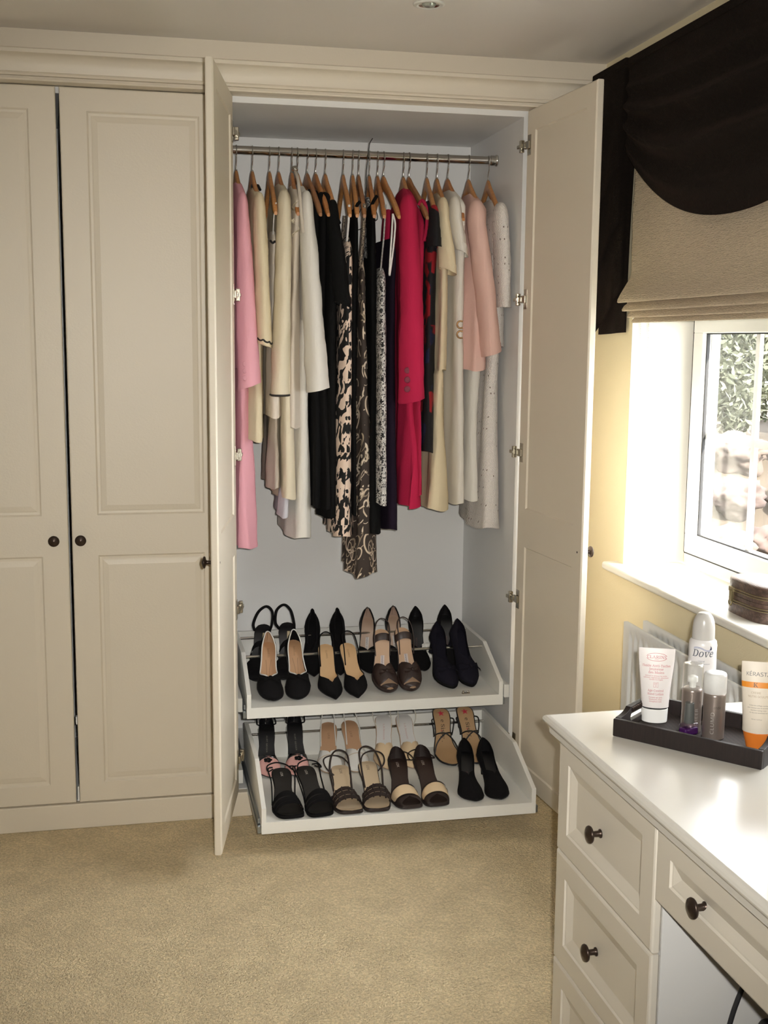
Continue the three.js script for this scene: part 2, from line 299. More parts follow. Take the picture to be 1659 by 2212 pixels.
const HANGERS = [[0.035, 0.015, 0], [0.087, 0.005, 0], [0.143, -0.025, 0], [0.173, 0.025, 1], [0.216, -0.04, 1], [0.234, 0.03, 0], [0.267, 0.055, 2], [0.295, 0.04, 1], [0.327, -0.01, 0], [0.387, -0.07, 0], [0.419, -0.11, 0], [0.439, -0.095, 2], [0.475, -0.115, 1], [0.503, -0.095, 1], [0.523, 0.035, 0], [0.591, -0.07, 0], [0.61, 0.06, 2], [0.672, -0.1, 0], [0.707, -0.085, 0], [0.744, -0.01, 1], [0.817, -0.055, 0], [0.886, -0.09, 0]];
const hangerOf = ['pink suit jacket', 'cream jacket with black collar', 'cream strap top with black bow', 'ivory jacket with black cuffs', 'pale cardigan with silver bead', 'white trouser suit', 'black dress by the white suit', 'black knitted top', 'black jacket', 'black and cream animal print dress', 'black sequin strap dress', 'brown swirl print dress', 'plain black strap dress', 'black and white lace dress', 'dark purple ribbon dress', 'magenta jacket', 'sleeveless magenta dress', 'dark floral dress', 'cream yellow short sleeved dress', 'off-white dress with gold buckles', 'pale pink jacket', 'white crochet dress'];
HANGERS.forEach(([x, turn, tone], i) => {
  const o = thing('clothes_hanger', `wooden clothes hanger carrying the ${hangerOf[i]}`, 'hanger', [x, 2.06, ZC], turn, 'wooden hangers on the wardrobe rail');
  mesh('body', hangerBody, woodMaps[i === 14 ? 0 : tone], o);
  const h = mesh('hook', hookGeo, M.chrome, o); h.userData.label = 'thin metal hook'; mesh('ferrule', ferruleGeo, M.chrome, h);
});
{
  const o = thing('wire_hanger', 'thin wire hanger with its hook end sticking up above the rail', 'hanger', [0.463, 2.06, ZC]);
  mesh('hook', tube([V(0, -0.06, 0), V(0.001, 0.02, 0.004), V(0.002, 0.05, 0.014), V(0.004, 0.078, 0.016), V(0.008, 0.094, 0.008), V(0.014, 0.118, -0.006), V(0.026, 0.136, -0.02)], 0.0014, 40, 6), M.dark, o);
  mesh('body', tube([V(0, -0.06, 0), V(0, -0.075, 0.05), V(0, -0.13, 0.19), V(0, -0.145, 0.2), V(0, -0.15, 0.17), V(0, -0.15, -0.17), V(0, -0.145, -0.2), V(0, -0.13, -0.19), V(0, -0.075, -0.05), V(0, -0.06, 0)], 0.0014, 70, 6), M.dark, o);
}

// ------------------------------------------------------------------ clothes
const cloth = (r, g, b, o = {}) => phys(RGB(r, g, b), { roughness: 0.92, specularIntensity: 0.35, sheen: 0.25, sheenRoughness: 0.6, bumpMap: weaveBump, bumpScale: 0.0006, ...o });
const printed = (map, o = {}) => phys(RGB(1, 1, 1), { roughness: 0.85, map, ...o });
const zebraTex = dataTex(512, 512, (u, v, i, j) => { const x = u * 9 + 0.9 * N2(u * 6, v * 6, 1), y = v * 7; const f = N2(x * 1.6, y * 1.0, 2) + 0.35 * N2(x * 3.6, y * 3.0, 5) + 0.12 * Math.sin((x + y * 1.2) * 2.2); const k = f > -0.02 ? 0 : 1; return k ? [226, 203, 184] : [16, 14, 14]; }, { rep: [4.6, 4.2] });
const swirlTex = canvasTex(768, 768, (c, w, h) => {
  c.fillStyle = '#3a302a'; c.fillRect(0, 0, w, h); const r = rng(11); c.lineCap = 'round';
  for (let k = 0; k < 150; k++) { const x = r() * w, y = r() * h, s = 20 + r() * 46, a = r() * 6.28; c.strokeStyle = ['#cbb9a2', '#a8977f', '#8b7c69', '#d8c8b3'][Math.floor(r() * 4)]; c.lineWidth = 4 + r() * 9; c.beginPath(); for (let i = 0; i <= 24; i++) { const t = i / 24, q = s * (1 - t * 0.75), th = a + t * (4 + r() * 0.1); const px = x + q * Math.cos(th), py = y + 1.6 * q * Math.sin(th); i ? c.lineTo(px, py) : c.moveTo(px, py); } c.stroke(); }
}, { rep: [2.6, 2.2] });
const laceTex = canvasTex(512, 512, (c, w, h) => {
  c.fillStyle = '#b9b6b2'; c.fillRect(0, 0, w, h); const r = rng(5);
  for (let k = 0; k < 5200; k++) { c.fillStyle = r() < 0.55 ? '#151416' : '#e4e1dc'; const x = r() * w, y = r() * h; c.fillRect(x, y, 3 + r() * 6, 3 + r() * 6); }
  c.fillStyle = '#0e0d0f'; for (let yy = 0; yy < 8; yy++) for (let xx = 0; xx < 6; xx++) for (let p = 0; p < 6; p++) { const a = p / 6 * 6.28, cx = (xx + 0.5 + (yy % 2) * 0.3) * w / 6, cy = (yy + 0.5) * h / 8; c.beginPath(); c.ellipse(cx + 9 * Math.cos(a), cy + 9 * Math.sin(a), 8, 3.4, a, 0, 6.3); c.fill(); }
}, { rep: [3.4, 3.4] });
const floralTex = dataTex(256, 256, (u, v) => { const f = N2(u * 6, v * 5, 2) + 0.4 * N2(u * 17, v * 17, 3), b = N2(u * 5 + 8, v * 5, 6); return f > 0.34 ? [150, 22, 32] : f > 0.28 ? [84, 12, 24] : b > 0.3 ? [20, 26, 58] : [15, 13, 17]; }, { rep: [2.2, 2.2] });
const crochetTex = dataTex(512, 512, (u, v, i, j) => { const X = u * 18, Y = v * 14, rx = X - Math.floor(X) - 0.5, ry = Y - Math.floor(Y) - 0.5, id = Math.sin(Math.floor(X) * 12.9 + Math.floor(Y) * 78.2) * 43758.5, hh = id - Math.floor(id); const hole = hh < 0.22 && Math.hypot(rx * 1.2, ry) < 0.15; const n = 1 + 0.07 * N2(i * 0.4, j * 0.4); return hole ? [120, 104, 92] : [226 * n, 219 * n, 212 * n]; }, { rep: [3.6, 3.6] });
const crochetBump = dataTex(512, 512, (u, v, i, j) => { const a = 128 + 70 * Math.sin(u * 6.28318 * 36 + 2 * Math.sin(v * 6.28318 * 20)) * Math.sin(v * 6.28318 * 28); return [a, a, a]; }, { srgb: false, rep: [2.6, 2.6] });
const C = {
  pink: cloth(0.80, 0.40, 0.46), cream: cloth(0.72, 0.62, 0.43), ivory: cloth(0.74, 0.66, 0.50), white: cloth(0.74, 0.71, 0.65), pale: cloth(0.72, 0.64, 0.54), taupe: cloth(0.50, 0.44, 0.37), lilac: cloth(0.55, 0.54, 0.58),
  black: cloth(0.005, 0.005, 0.005, { sheen: 0 }), blackKnit: cloth(0.007, 0.0065, 0.0065, { sheen: 0 }), purple: cloth(0.014, 0.008, 0.018, { sheen: 0 }), magenta: cloth(0.50, 0.020, 0.072), magenta2: cloth(0.44, 0.018, 0.062),
  butter: cloth(0.75, 0.64, 0.44), off: cloth(0.76, 0.72, 0.65), blush: cloth(0.78, 0.52, 0.45), trim: mat(RGB(0.015, 0.013, 0.012), { roughness: 0.6 }),
  zebra: printed(zebraTex), swirl: printed(swirlTex), lace: printed(laceTex), floral: printed(floralTex), crochet: printed(crochetTex, { bumpMap: crochetBump, bumpScale: 0.003 }), ribbon: mat(RGB(0.75, 0.73, 0.7), { roughness: 0.4 }),
};
let gseed = 1, SKEW = 0;
const onHanger = (i) => { SKEW = HANGERS[i][1]; };
// body: t = half thickness along the rail, hw = half width across the wardrobe depth
function bodyGeo({ x, top = 2.03, neck = 0.055, sh = 0.2, ts = 0.022, drop = 0.06, hem, xh = x, th = 0.035, hh = 0.2, waist = 0.88, amp = 0.008, k = 34, ragged = 0.004, rows = 34, skew = SKEW }) {
  const R = [], ph = gseed * 2.17; gseed++;
  const yS = top - drop;
  for (let i = 0; i <= rows; i++) {
    const f = i / rows; let y, hw, t, cx, a;
    if (f < 0.2) { const q = f / 0.2; y = lerp(top, yS, q); hw = lerp(neck, sh, Math.pow(q, 0.85)); t = lerp(0.010, ts, Math.pow(q, 0.6)); cx = x; a = 0; }
    else { const q = (f - 0.2) / 0.8; y = lerp(yS, hem, q); hw = curve([[0, sh], [0.12, sh * 0.96], [0.38, sh * waist], [1, hh]], q); t = curve([[0, ts], [0.15, ts * 1.15], [0.4, lerp(ts, th, 0.35)], [1, th]], q); cx = lerp(x, xh, Math.pow(q, 0.9)); a = amp * Math.min(1, q * 1.6); }
    const r = [], n = 56;
    for (let j = 0; j < n; j++) {
      const an = j / n * Math.PI * 2, c = Math.cos(an), s = Math.sin(an);
      const z = hw * Math.sign(c) * Math.pow(Math.abs(c), 0.62), fold = a * (Math.sin(z * k + ph + y * 1.3) + 0.5 * Math.sin(z * k * 1.9 + ph * 2.3 - y * 2));
      const wr = f < 0.2 ? 0 : 0.0022 * N2(an * 1.6 + ph, y * 13, ph) + 0.0012 * N2(an * 4 + ph, y * 30, ph + 3); const bump = 1 + (a > 0 ? 0.2 * Math.sin(an * 5 + ph + y * 2) * a / 0.008 * 0.5 : 0);
      r.push(V(cx + skew * (z - 0.2) + t * bump * Math.sign(s) * Math.pow(Math.abs(s), 0.75) + fold + wr, y + (i === rows ? ragged * Math.sin(an * 3 + ph) : 0), ZC + z));
    }
    R.push(r);
  }
  return grid(R, { wrap: true, capA: true });
}
function sleeveGeo({ x, top = 1.985, z0 = -0.125, x1 = x, y1, z1 = -0.105, rx0 = 0.024, rx1 = 0.032, rz0 = 0.052, rz1 = 0.05, bow = 0.012, tilt = 0, side = 1, rows = 34, wob = 0.0025 }) {
  const R = []; const ph = gseed * 1.3; gseed++;
  for (let i = 0; i <= rows; i++) {
    const f = i / rows, q = Math.max(0, (f - 0.2) / 0.8);
    const d = f < 0.2 ? Math.sin(f / 0.2 * Math.PI / 2) : 1;
    const y = f < 0.2 ? top - 0.07 * (1 - Math.cos(f / 0.2 * Math.PI / 2)) : lerp(top - 0.07, y1, q);
    const cx = lerp(x, x1, q), cz = ZC + side * ((lerp(z0, z1, q) + bow * Math.sin(q * Math.PI)) - ZC), rx = lerp(rx0 * 0.85, rx1, Math.pow(q, 0.75)) * (0.2 + 0.8 * d), rz = lerp(rz0, rz1, q) * (0.15 + 0.85 * d);
    const r = []; for (let j = 0; j < 24; j++) { const a = j / 24 * Math.PI * 2, w = wob * Math.sin(a * 3 + y * 9 + ph) * q + (0.0035 * N2(a * 0.9 + ph, y * 15 + a, ph) + 0.0018 * N2(a * 2 + ph, y * 34, ph + 5)) * Math.min(1, q * 4 + 0.2); r.push(V(cx + (rx + w) * Math.cos(a), y + tilt * Math.cos(a) * (q ** 4), cz + (rz + w) * Math.sin(a))); }
    R.push(r);
  }
  const last = R[R.length - 1]; const inn = last.map((p) => p.clone()); const c = V(0, 0, 0); last.forEach((p) => c.add(p)); c.multiplyScalar(1 / last.length);
  R.push(last.map((p) => V(lerp(p.x, c.x, 0.06), p.y + 0.001, lerp(p.z, c.z, 0.06)))); R.push(last.map((p) => V(lerp(p.x, c.x, 0.08), p.y + 0.03, lerp(p.z, c.z, 0.08))));
  const g = grid(R, { wrap: true, capA: true, capB: true }); g.userData.ring = last; return g;
}
function button(p, r, m, parent, name = 'button') { return mesh(name, lathe([[0, 0.004], [r * 0.5, 0.0045], [r * 0.8, 0.004], [r, 0.0022], [r * 0.9, 0]], 16).rotateX(Math.PI / 2).rotateY(-0.2).translate(...p), m, parent); }
function clothes(name, label, category, x, hem) { return thing(name, label, category, [0, 0, 0]); }
function put(o) { // move the group's origin to the foot of the garment
  const b = new THREE.Box3().setFromObject(o), c = b.getCenter(V(0, 0, 0)); o.children.forEach((m) => m.geometry.translate(-c.x, -b.min.y, -c.z)); o.children.forEach((m) => m.children.forEach((k) => k.geometry.translate(-c.x, -b.min.y, -c.z))); o.position.set(c.x, b.min.y, c.z); return o; }
const GRP = undefined;
{ // 1 pink suit
  onHanger(0);
  const o = clothes('suit', 'pink suit jacket over a long pink skirt, by the left door', 'suit');
  mesh('jacket', bodyGeo({ x: 0.038, ts: 0.02, hem: 1.44, th: 0.026, sh: 0.2, hh: 0.2 }), C.pink, o);
  const s = mesh('sleeve', sleeveGeo({ x: 0.038, x1: 0.053, y1: 1.384, rx0: 0.022, rx1: 0.037, tilt: 0.012 }), C.pink, o);
  mesh('sleeve', sleeveGeo({ x: 0.038, x1: 0.05, y1: 1.384, rx0: 0.02, rx1: 0.03, side: -1 }), C.pink, o);
  for (const y of [1.455, 1.433, 1.411]) button([0.036, y, -0.059], 0.0085, C.pink, s);
  mesh('skirt', bodyGeo({ x: 0.04, top: 1.55, neck: 0.15, sh: 0.16, ts: 0.02, drop: 0.03, hem: 0.857, xh: 0.047, th: 0.03, hh: 0.185, amp: 0.009, k: 40 }), C.pink, o); put(o);
}
{ // 2 cream, black trimmed
  onHanger(1);
  const o = clothes('jacket', 'cream knitted jacket with black trimmed collar and scalloped cuff', 'jacket');
  mesh('body', bodyGeo({ x: 0.088, top: 2.02, ts: 0.02, hem: 1.207, xh: 0.081, th: 0.026, hh: 0.19, amp: 0.004 }), C.cream, o);
  const s = sleeveGeo({ x: 0.09, x1: 0.1, y1: 1.512, rx0: 0.024, rx1: 0.0265, tilt: -0.008 }); const sm = mesh('sleeve', s, C.cream, o);
  mesh('cuff_trim', tube(s.userData.ring.map((p, i) => V(p.x, p.y + 0.012 + (i % 3 === 1 ? 0.004 : 0), p.z)), 0.003, 96, 6, true), C.trim, sm);
  mesh('sleeve', sleeveGeo({ x: 0.09, x1: 0.09, y1: 1.512, side: -1 }), C.cream, o);
  mesh('collar', tube([V(0.078, 2.006, -0.22), V(0.082, 2.022, -0.3 + 0.045), V(0.09, 2.026, -0.3), V(0.1, 2.022, -0.255), V(0.103, 2.004, -0.215)], 0.0045, 30, 6), C.trim, o); put(o);
}
{ // 3 strap top and taupe skirt
  onHanger(2);
  const o = clothes('strap_top', 'cream strap top with a small black bow above a taupe skirt', 'top');
  const b = mesh('bodice', bodyGeo({ x: 0.138, top: 1.872, neck: 0.13, sh: 0.16, ts: 0.014, drop: 0.03, hem: 1.283, xh: 0.142, th: 0.026, hh: 0.18, amp: 0.006 }), C.pale, o);
  mesh('bow', [tube([V(0.126, 1.84, -0.137), V(0.133, 1.832, -0.131), V(0.14, 1.838, -0.133)], 0.0035, 12, 6), tube([V(0.14, 1.838, -0.133), V(0.147, 1.832, -0.135), V(0.151, 1.826, -0.14)], 0.0035, 12, 6)], C.trim, b);
  for (const dz of [0.19, -0.19]) mesh('strap', tube([V(0.142, 1.955, ZC + dz * 0.98), V(0.136, 1.92, ZC + dz * 0.97), V(0.136, 1.86, ZC + dz * 0.8)], 0.0022, 16, 6), C.ribbon, o);
  mesh('skirt', bodyGeo({ x: 0.14, top: 1.36, neck: 0.15, sh: 0.16, ts: 0.012, drop: 0.03, hem: 1.05, xh: 0.136, th: 0.017, hh: 0.17, amp: 0.006 }), C.taupe, o); put(o);
}
{ // 4 ivory, black cuffs
  onHanger(3);
  const o = clothes('jacket', 'ivory jacket with black edged cuffs over an ivory dress', 'jacket');
  mesh('dress', bodyGeo({ x: 0.178, top: 2.03, ts: 0.02, hem: 1.018, xh: 0.184, th: 0.027, hh: 0.19, amp: 0.005 }), C.ivory, o);
  const s = sleeveGeo({ x: 0.168, top: 1.995, x1: 0.149, y1: 1.356, rx0: 0.026, rx1: 0.029 }), sm = mesh('sleeve', s, C.ivory, o);
  mesh('cuff_trim', tube(s.userData.ring, 0.0035, 60, 6, true), C.trim, sm);
  mesh('sleeve', sleeveGeo({ x: 0.17, x1: 0.16, y1: 1.356, side: -1 }), C.ivory, o); put(o);
}
{ // 5 pale cardigan
  onHanger(4);
  const o = clothes('cardigan', 'pale cream cardigan with frilled shoulder and silver bead, over a grey slip', 'cardigan');
  mesh('body', bodyGeo({ x: 0.208, top: 2.025, ts: 0.016, hem: 1.25, xh: 0.203, th: 0.018, hh: 0.19 }), C.pale, o);
  mesh('frill', grid(Array.from({ length: 14 }, (_, i) => Array.from({ length: 10 }, (_, j) => V(0.2 + 0.012 * Math.sin(i * 1.3 + j * 0.4) + j * 0.0022, 1.975 - i * 0.009 - j * 0.004, -0.105 - 0.006 * j + 0.012 * Math.sin(j * 1.1 + i * 0.6))))), C.ivory, o);
  mesh('slip', bodyGeo({ x: 0.195, top: 1.3, neck: 0.14, sh: 0.15, ts: 0.012, drop: 0.03, hem: 0.956, xh: 0.171, th: 0.019, hh: 0.17 }), C.lilac, o);
  const st = mesh('strap', tube([V(0.212, 2.068, -0.2), V(0.213, 2.03, -0.13), V(0.216, 1.94, -0.09), V(0.222, 1.86, -0.08)], 0.0055, 24, 8), C.pale, o);
  mesh('silver_bead', new THREE.SphereGeometry(0.0105, 20, 14).translate(0.2115, 2.069, -0.19), M.chrome, st); put(o);
}
{ // 6 white suit
  onHanger(5);
  const o = clothes('trouser_suit', 'white jacket with plain cuff hung over long white trousers', 'suit');
  mesh('jacket', bodyGeo({ x: 0.24, top: 2.03, ts: 0.02, hem: 1.45, xh: 0.25, th: 0.028, hh: 0.2 }), C.white, o);
  mesh('sleeve', sleeveGeo({ x: 0.238, top: 1.995, x1: 0.272, y1: 1.372, rx0: 0.026, rx1: 0.0365, rz1: 0.055, tilt: 0.008 }), C.white, o);
  mesh('sleeve', sleeveGeo({ x: 0.24, x1: 0.26, y1: 1.372, side: -1 }), C.white, o);
  mesh('trousers', bodyGeo({ x: 0.238, top: 1.6, neck: 0.15, sh: 0.16, ts: 0.018, drop: 0.03, hem: 0.886, xh: 0.226, th: 0.037, hh: 0.18, amp: 0.004 }), C.white, o); put(o);
}
{ // 7-9 blacks
  onHanger(6);
  let o = clothes('dress', 'black sleeveless dress beside the white trouser suit', 'dress');
  mesh('body', bodyGeo({ x: 0.278, top: 1.995, neck: 0.09, sh: 0.15, ts: 0.018, drop: 0.06, hem: 0.99, xh: 0.282, th: 0.018, hh: 0.19 }), C.black, o); mesh('neckband', tube([V(0.262, 1.975, -0.2), V(0.264, 2.003, -0.22), V(0.272, 2.008, -0.27), V(0.282, 2.002, -0.22), V(0.286, 1.975, -0.19)], 0.008, 24, 8), C.blackKnit, o); put(o);
  onHanger(7);
  o = clothes('knitted_top', 'black knitted top with a wide round neck', 'top');
  mesh('body', bodyGeo({ x: 0.303, top: 1.985, neck: 0.09, sh: 0.15, ts: 0.016, drop: 0.05, hem: 0.985, xh: 0.302, th: 0.02, hh: 0.195 }), C.blackKnit, o); mesh('neckband', tube([V(0.286, 1.95, -0.155), V(0.29, 1.985, -0.165), V(0.3, 1.993, -0.19), V(0.312, 1.985, -0.165), V(0.316, 1.945, -0.15)], 0.009, 24, 8), C.blackKnit, o); put(o);
  onHanger(8);
  o = clothes('jacket', 'long black jacket beside the animal print dress', 'jacket');
  mesh('body', bodyGeo({ x: 0.325, top: 2.0, ts: 0.02, hem: 0.95, xh: 0.318, th: 0.02, hh: 0.19 }), C.black, o);
  mesh('sleeve', sleeveGeo({ x: 0.322, top: 1.97, x1: 0.352, y1: 1.64, rx0: 0.024, rx1: 0.026, tilt: -0.012 }), C.black, o); mesh('sleeve', sleeveGeo({ x: 0.334, x1: 0.345, y1: 1.2, side: -1 }), C.black, o); put(o);
}
function strapDress(name, label, m, p, straps, sm) {
  const o = clothes(name, label, 'dress'); mesh('body', bodyGeo(p), m, o);
  for (const dz of [1, -1]) mesh('strap', tube([V(straps.x0, straps.y0, ZC + dz * 0.185), V((straps.x0 + p.x) / 2 - 0.002, (straps.y0 + p.top) / 2, ZC + dz * 0.19), V(p.x, p.top - 0.02, ZC + dz * (p.neck + 0.01))], straps.r ?? 0.0025, 20, 6), sm ?? m, o);
  return o;
}
{
  onHanger(9);
  let o = strapDress('dress', 'black and cream animal print strap dress', C.zebra, { x: 0.373, top: 1.86, neck: 0.14, sh: 0.2, ts: 0.02, drop: 0.06, hem: 0.892, xh: 0.361, th: 0.036, hh: 0.21, amp: 0.007, k: 46, waist: 1 }, { x0: 0.374, y0: 1.955, r: 0.004 }, C.ribbon); put(o);
  onHanger(10);
  o = strapDress('dress', 'black strap dress with dark sequins beside the animal print', C.black, { x: 0.397, top: 1.95, neck: 0.12, sh: 0.16, ts: 0.012, drop: 0.06, hem: 0.96, xh: 0.398, th: 0.012, hh: 0.18, amp: 0.004 }, { x0: 0.408, y0: 1.965, r: 0.006 }, C.black); put(o);
  onHanger(11);
  o = strapDress('dress', 'long brown dress with cream swirl print', C.swirl, { x: 0.42, top: 1.79, neck: 0.13, sh: 0.17, ts: 0.013, drop: 0.05, hem: 0.757, xh: 0.428, th: 0.048, hh: 0.2, amp: 0.008, k: 44, ragged: 0.008, waist: 0.85 }, { x0: 0.424, y0: 1.96, r: 0.006 }, C.swirl); put(o);
  onHanger(12);
  o = strapDress('dress', 'plain black strap dress beside the brown swirl print', C.black, { x: 0.452, top: 1.965, neck: 0.1, sh: 0.16, ts: 0.014, drop: 0.06, hem: 0.895, xh: 0.46, th: 0.024, hh: 0.19, amp: 0.006 }, { x0: 0.463, y0: 1.985, r: 0.006 }, C.black); put(o);
  onHanger(13);
  o = strapDress('dress', 'black and white lace patterned strap dress', C.lace, { x: 0.484, top: 1.765, neck: 0.14, sh: 0.19, ts: 0.016, drop: 0.03, hem: 0.997, xh: 0.489, th: 0.023, hh: 0.215, amp: 0.002, waist: 1.1 }, { x0: 0.492, y0: 1.96, r: 0.003 }, C.lace); put(o);
  o = clothes('wrap_top', 'grey patterned sheer top on the wire hanger', 'top'); mesh('body', bodyGeo({ x: 0.452, top: 2.0, neck: 0.03, sh: 0.11, ts: 0.008, drop: 0.08, hem: 1.8, xh: 0.45, th: 0.008, hh: 0.1 }), C.lace, o); put(o);
  onHanger(14);
  o = clothes('dress', 'dark purple dress with white ribbon loops on its hanger', 'dress');
  mesh('body', bodyGeo({ x: 0.53, top: 1.86, neck: 0.13, sh: 0.16, ts: 0.014, drop: 0.05, hem: 0.905, xh: 0.527, th: 0.026, hh: 0.17, amp: 0.006 }), C.purple, o);
  mesh('ribbon', tube([V(0.512, 1.93, -0.098), V(0.5085, 1.88, -0.092), V(0.503, 1.78, -0.092), V(0.502, 1.735, -0.095), V(0.506, 1.76, -0.094), V(0.517, 1.86, -0.092), V(0.519, 1.905, -0.096), V(0.512, 1.93, -0.098)], 0.0032, 60, 6), C.ribbon, o); put(o);
}
{ // 16 magenta jacket
  onHanger(15);
  let o = clothes('jacket', 'bright magenta jacket with dark cuff buttons over a magenta skirt', 'jacket');
  mesh('body', bodyGeo({ x: 0.577, top: 2.03, neck: 0.06, ts: 0.028, hem: 1.42, xh: 0.585, th: 0.034, hh: 0.2 }), C.magenta, o);
  const s = mesh('sleeve', sleeveGeo({ x: 0.567, top: 1.995, x1: 0.583, y1: 1.337, rx0: 0.034, rx1: 0.0415, rz1: 0.058, bow: 0.02, tilt: 0.01 }), C.magenta, o);
  for (const y of [1.437, 1.407, 1.377]) button([0.556, y, -0.056], 0.0105, mat(RGB(0.2, 0.02, 0.045), { roughness: 0.7 }), s);
  mesh('sleeve', sleeveGeo({ x: 0.577, x1: 0.58, y1: 1.337, side: -1 }), C.magenta, o);
  mesh('skirt', bodyGeo({ x: 0.582, top: 1.55, neck: 0.15, sh: 0.16, ts: 0.02, drop: 0.03, hem: 0.982, xh: 0.59, th: 0.03, hh: 0.19, amp: 0.01, k: 52 }), C.magenta, o); put(o);
  onHanger(16);
  o = clothes('dress', 'sleeveless magenta dress beside the dark floral dress', 'dress');
  mesh('body', bodyGeo({ x: 0.622, top: 1.97, neck: 0.09, sh: 0.165, ts: 0.017, drop: 0.06, hem: 1.02, xh: 0.614, th: 0.014, hh: 0.18, amp: 0.005 }), C.magenta2, o);
  mesh('armhole', tube([V(0.608, 1.965, -0.15), V(0.618, 1.98, -0.145), V(0.628, 1.96, -0.13), V(0.63, 1.9, -0.125), V(0.622, 1.85, -0.124)], 0.006, 24, 8), C.magenta, o); put(o);
  onHanger(17);
  o = clothes('dress', 'short dark floral dress with red flowers', 'dress');
  mesh('body', bodyGeo({ x: 0.652, top: 1.99, neck: 0.08, sh: 0.17, ts: 0.02, drop: 0.06, hem: 1.166, xh: 0.648, th: 0.022, hh: 0.19, amp: 0.005 }), C.floral, o);
  mesh('cap_sleeve', sleeveGeo({ x: 0.652, top: 1.965, x1: 0.652, y1: 1.83, rx0: 0.02, rx1: 0.022, rz1: 0.045, bow: 0 }), C.floral, o); put(o);
}
{ // 19, 20
  onHanger(18);
  let o = clothes('dress', 'cream yellow dress with draped short sleeve and waist seam', 'dress');
  mesh('bodice', bodyGeo({ x: 0.69, top: 2.02, ts: 0.018, hem: 1.435, xh: 0.683, th: 0.021, hh: 0.18, waist: 0.9, amp: 0.004 }), C.butter, o);
  mesh('skirt', bodyGeo({ x: 0.683, top: 1.445, neck: 0.165, sh: 0.17, ts: 0.0205, drop: 0.02, hem: 0.974, xh: 0.682, th: 0.042, hh: 0.21, amp: 0.009, ragged: 0.006 }), C.butter, o);
  mesh('sleeve', sleeveGeo({ x: 0.682, top: 1.99, x1: 0.697, y1: 1.752, rx0: 0.022, rx1: 0.025, rz1: 0.05, bow: 0, tilt: -0.012, wob: 0.006 }), C.butter, o); put(o);
  onHanger(19);
  o = clothes('dress', 'off-white short sleeved dress with two gold crescent buckles', 'dress');
  const b = mesh('body', bodyGeo({ x: 0.742, top: 2.03, ts: 0.022, hem: 0.99, xh: 0.755, th: 0.023, hh: 0.19, amp: 0.004 }), C.off, o);
  mesh('sleeve', sleeveGeo({ x: 0.722, top: 1.995, x1: 0.738, y1: 1.812, rx0: 0.024, rx1: 0.024, rz1: 0.052, bow: 0, tilt: -0.012 }), C.off, o);
  for (const y of [1.585, 1.553]) mesh('buckle', new THREE.TorusGeometry(0.0115, 0.0028, 8, 24, 4.4).rotateZ(0.95).rotateY(-0.3).translate(0.744, y, -0.104), mat(RGB(0.3, 0.17, 0.07), { metalness: 0.8, roughness: 0.35 }), b); put(o);
}
{ // 21 blush jacket
  onHanger(20);
  const o = clothes('jacket', 'pale pink jacket hanging over a long white skirt', 'jacket');
  mesh('body', bodyGeo({ x: 0.806, top: 2.02, neck: 0.06, ts: 0.03, hem: 1.437, xh: 0.808, th: 0.042, hh: 0.19 }), C.blush, o);
  mesh('sleeve', sleeveGeo({ x: 0.795, top: 1.985, x1: 0.848, y1: 1.49, rx0: 0.034, rx1: 0.0325, rz1: 0.055, bow: 0.015, tilt: 0.01 }), C.blush, o);
  mesh('sleeve', sleeveGeo({ x: 0.806, x1: 0.82, y1: 1.5, side: -1 }), C.blush, o);
  mesh('skirt', bodyGeo({ x: 0.81, top: 1.55, neck: 0.15, sh: 0.17, ts: 0.025, drop: 0.03, hem: 1.002, xh: 0.803, th: 0.027, hh: 0.19, amp: 0.004 }), C.white, o); put(o);
}
{ // 22 crochet dress
  onHanger(21);
  const o = clothes('dress', 'white crochet dress with layered tunic, by the right wardrobe side', 'dress');
  mesh('tunic', bodyGeo({ x: 0.868, top: 2.0, neck: 0.09, sh: 0.2, ts: 0.026, drop: 0.065, hem: 1.515, xh: 0.872, th: 0.034, hh: 0.19, amp: 0.004 }), C.crochet, o);
  mesh('sleeve', sleeveGeo({ x: 0.876, top: 1.98, x1: 0.8865, y1: 1.642, rx0: 0.03, rx1: 0.024, rz0: 0.055, rz1: 0.05, bow: 0.01 }), C.crochet, o);
  mesh('sleeve', sleeveGeo({ x: 0.87, x1: 0.878, y1: 1.642, side: -1, rx1: 0.024 }), C.crochet, o);
  mesh('skirt', bodyGeo({ x: 0.87, top: 1.62, neck: 0.15, sh: 0.17, ts: 0.024, drop: 0.03, hem: 0.905, xh: 0.856, th: 0.043, hh: 0.2, amp: 0.007, ragged: 0.006 }), C.crochet, o); put(o);
}
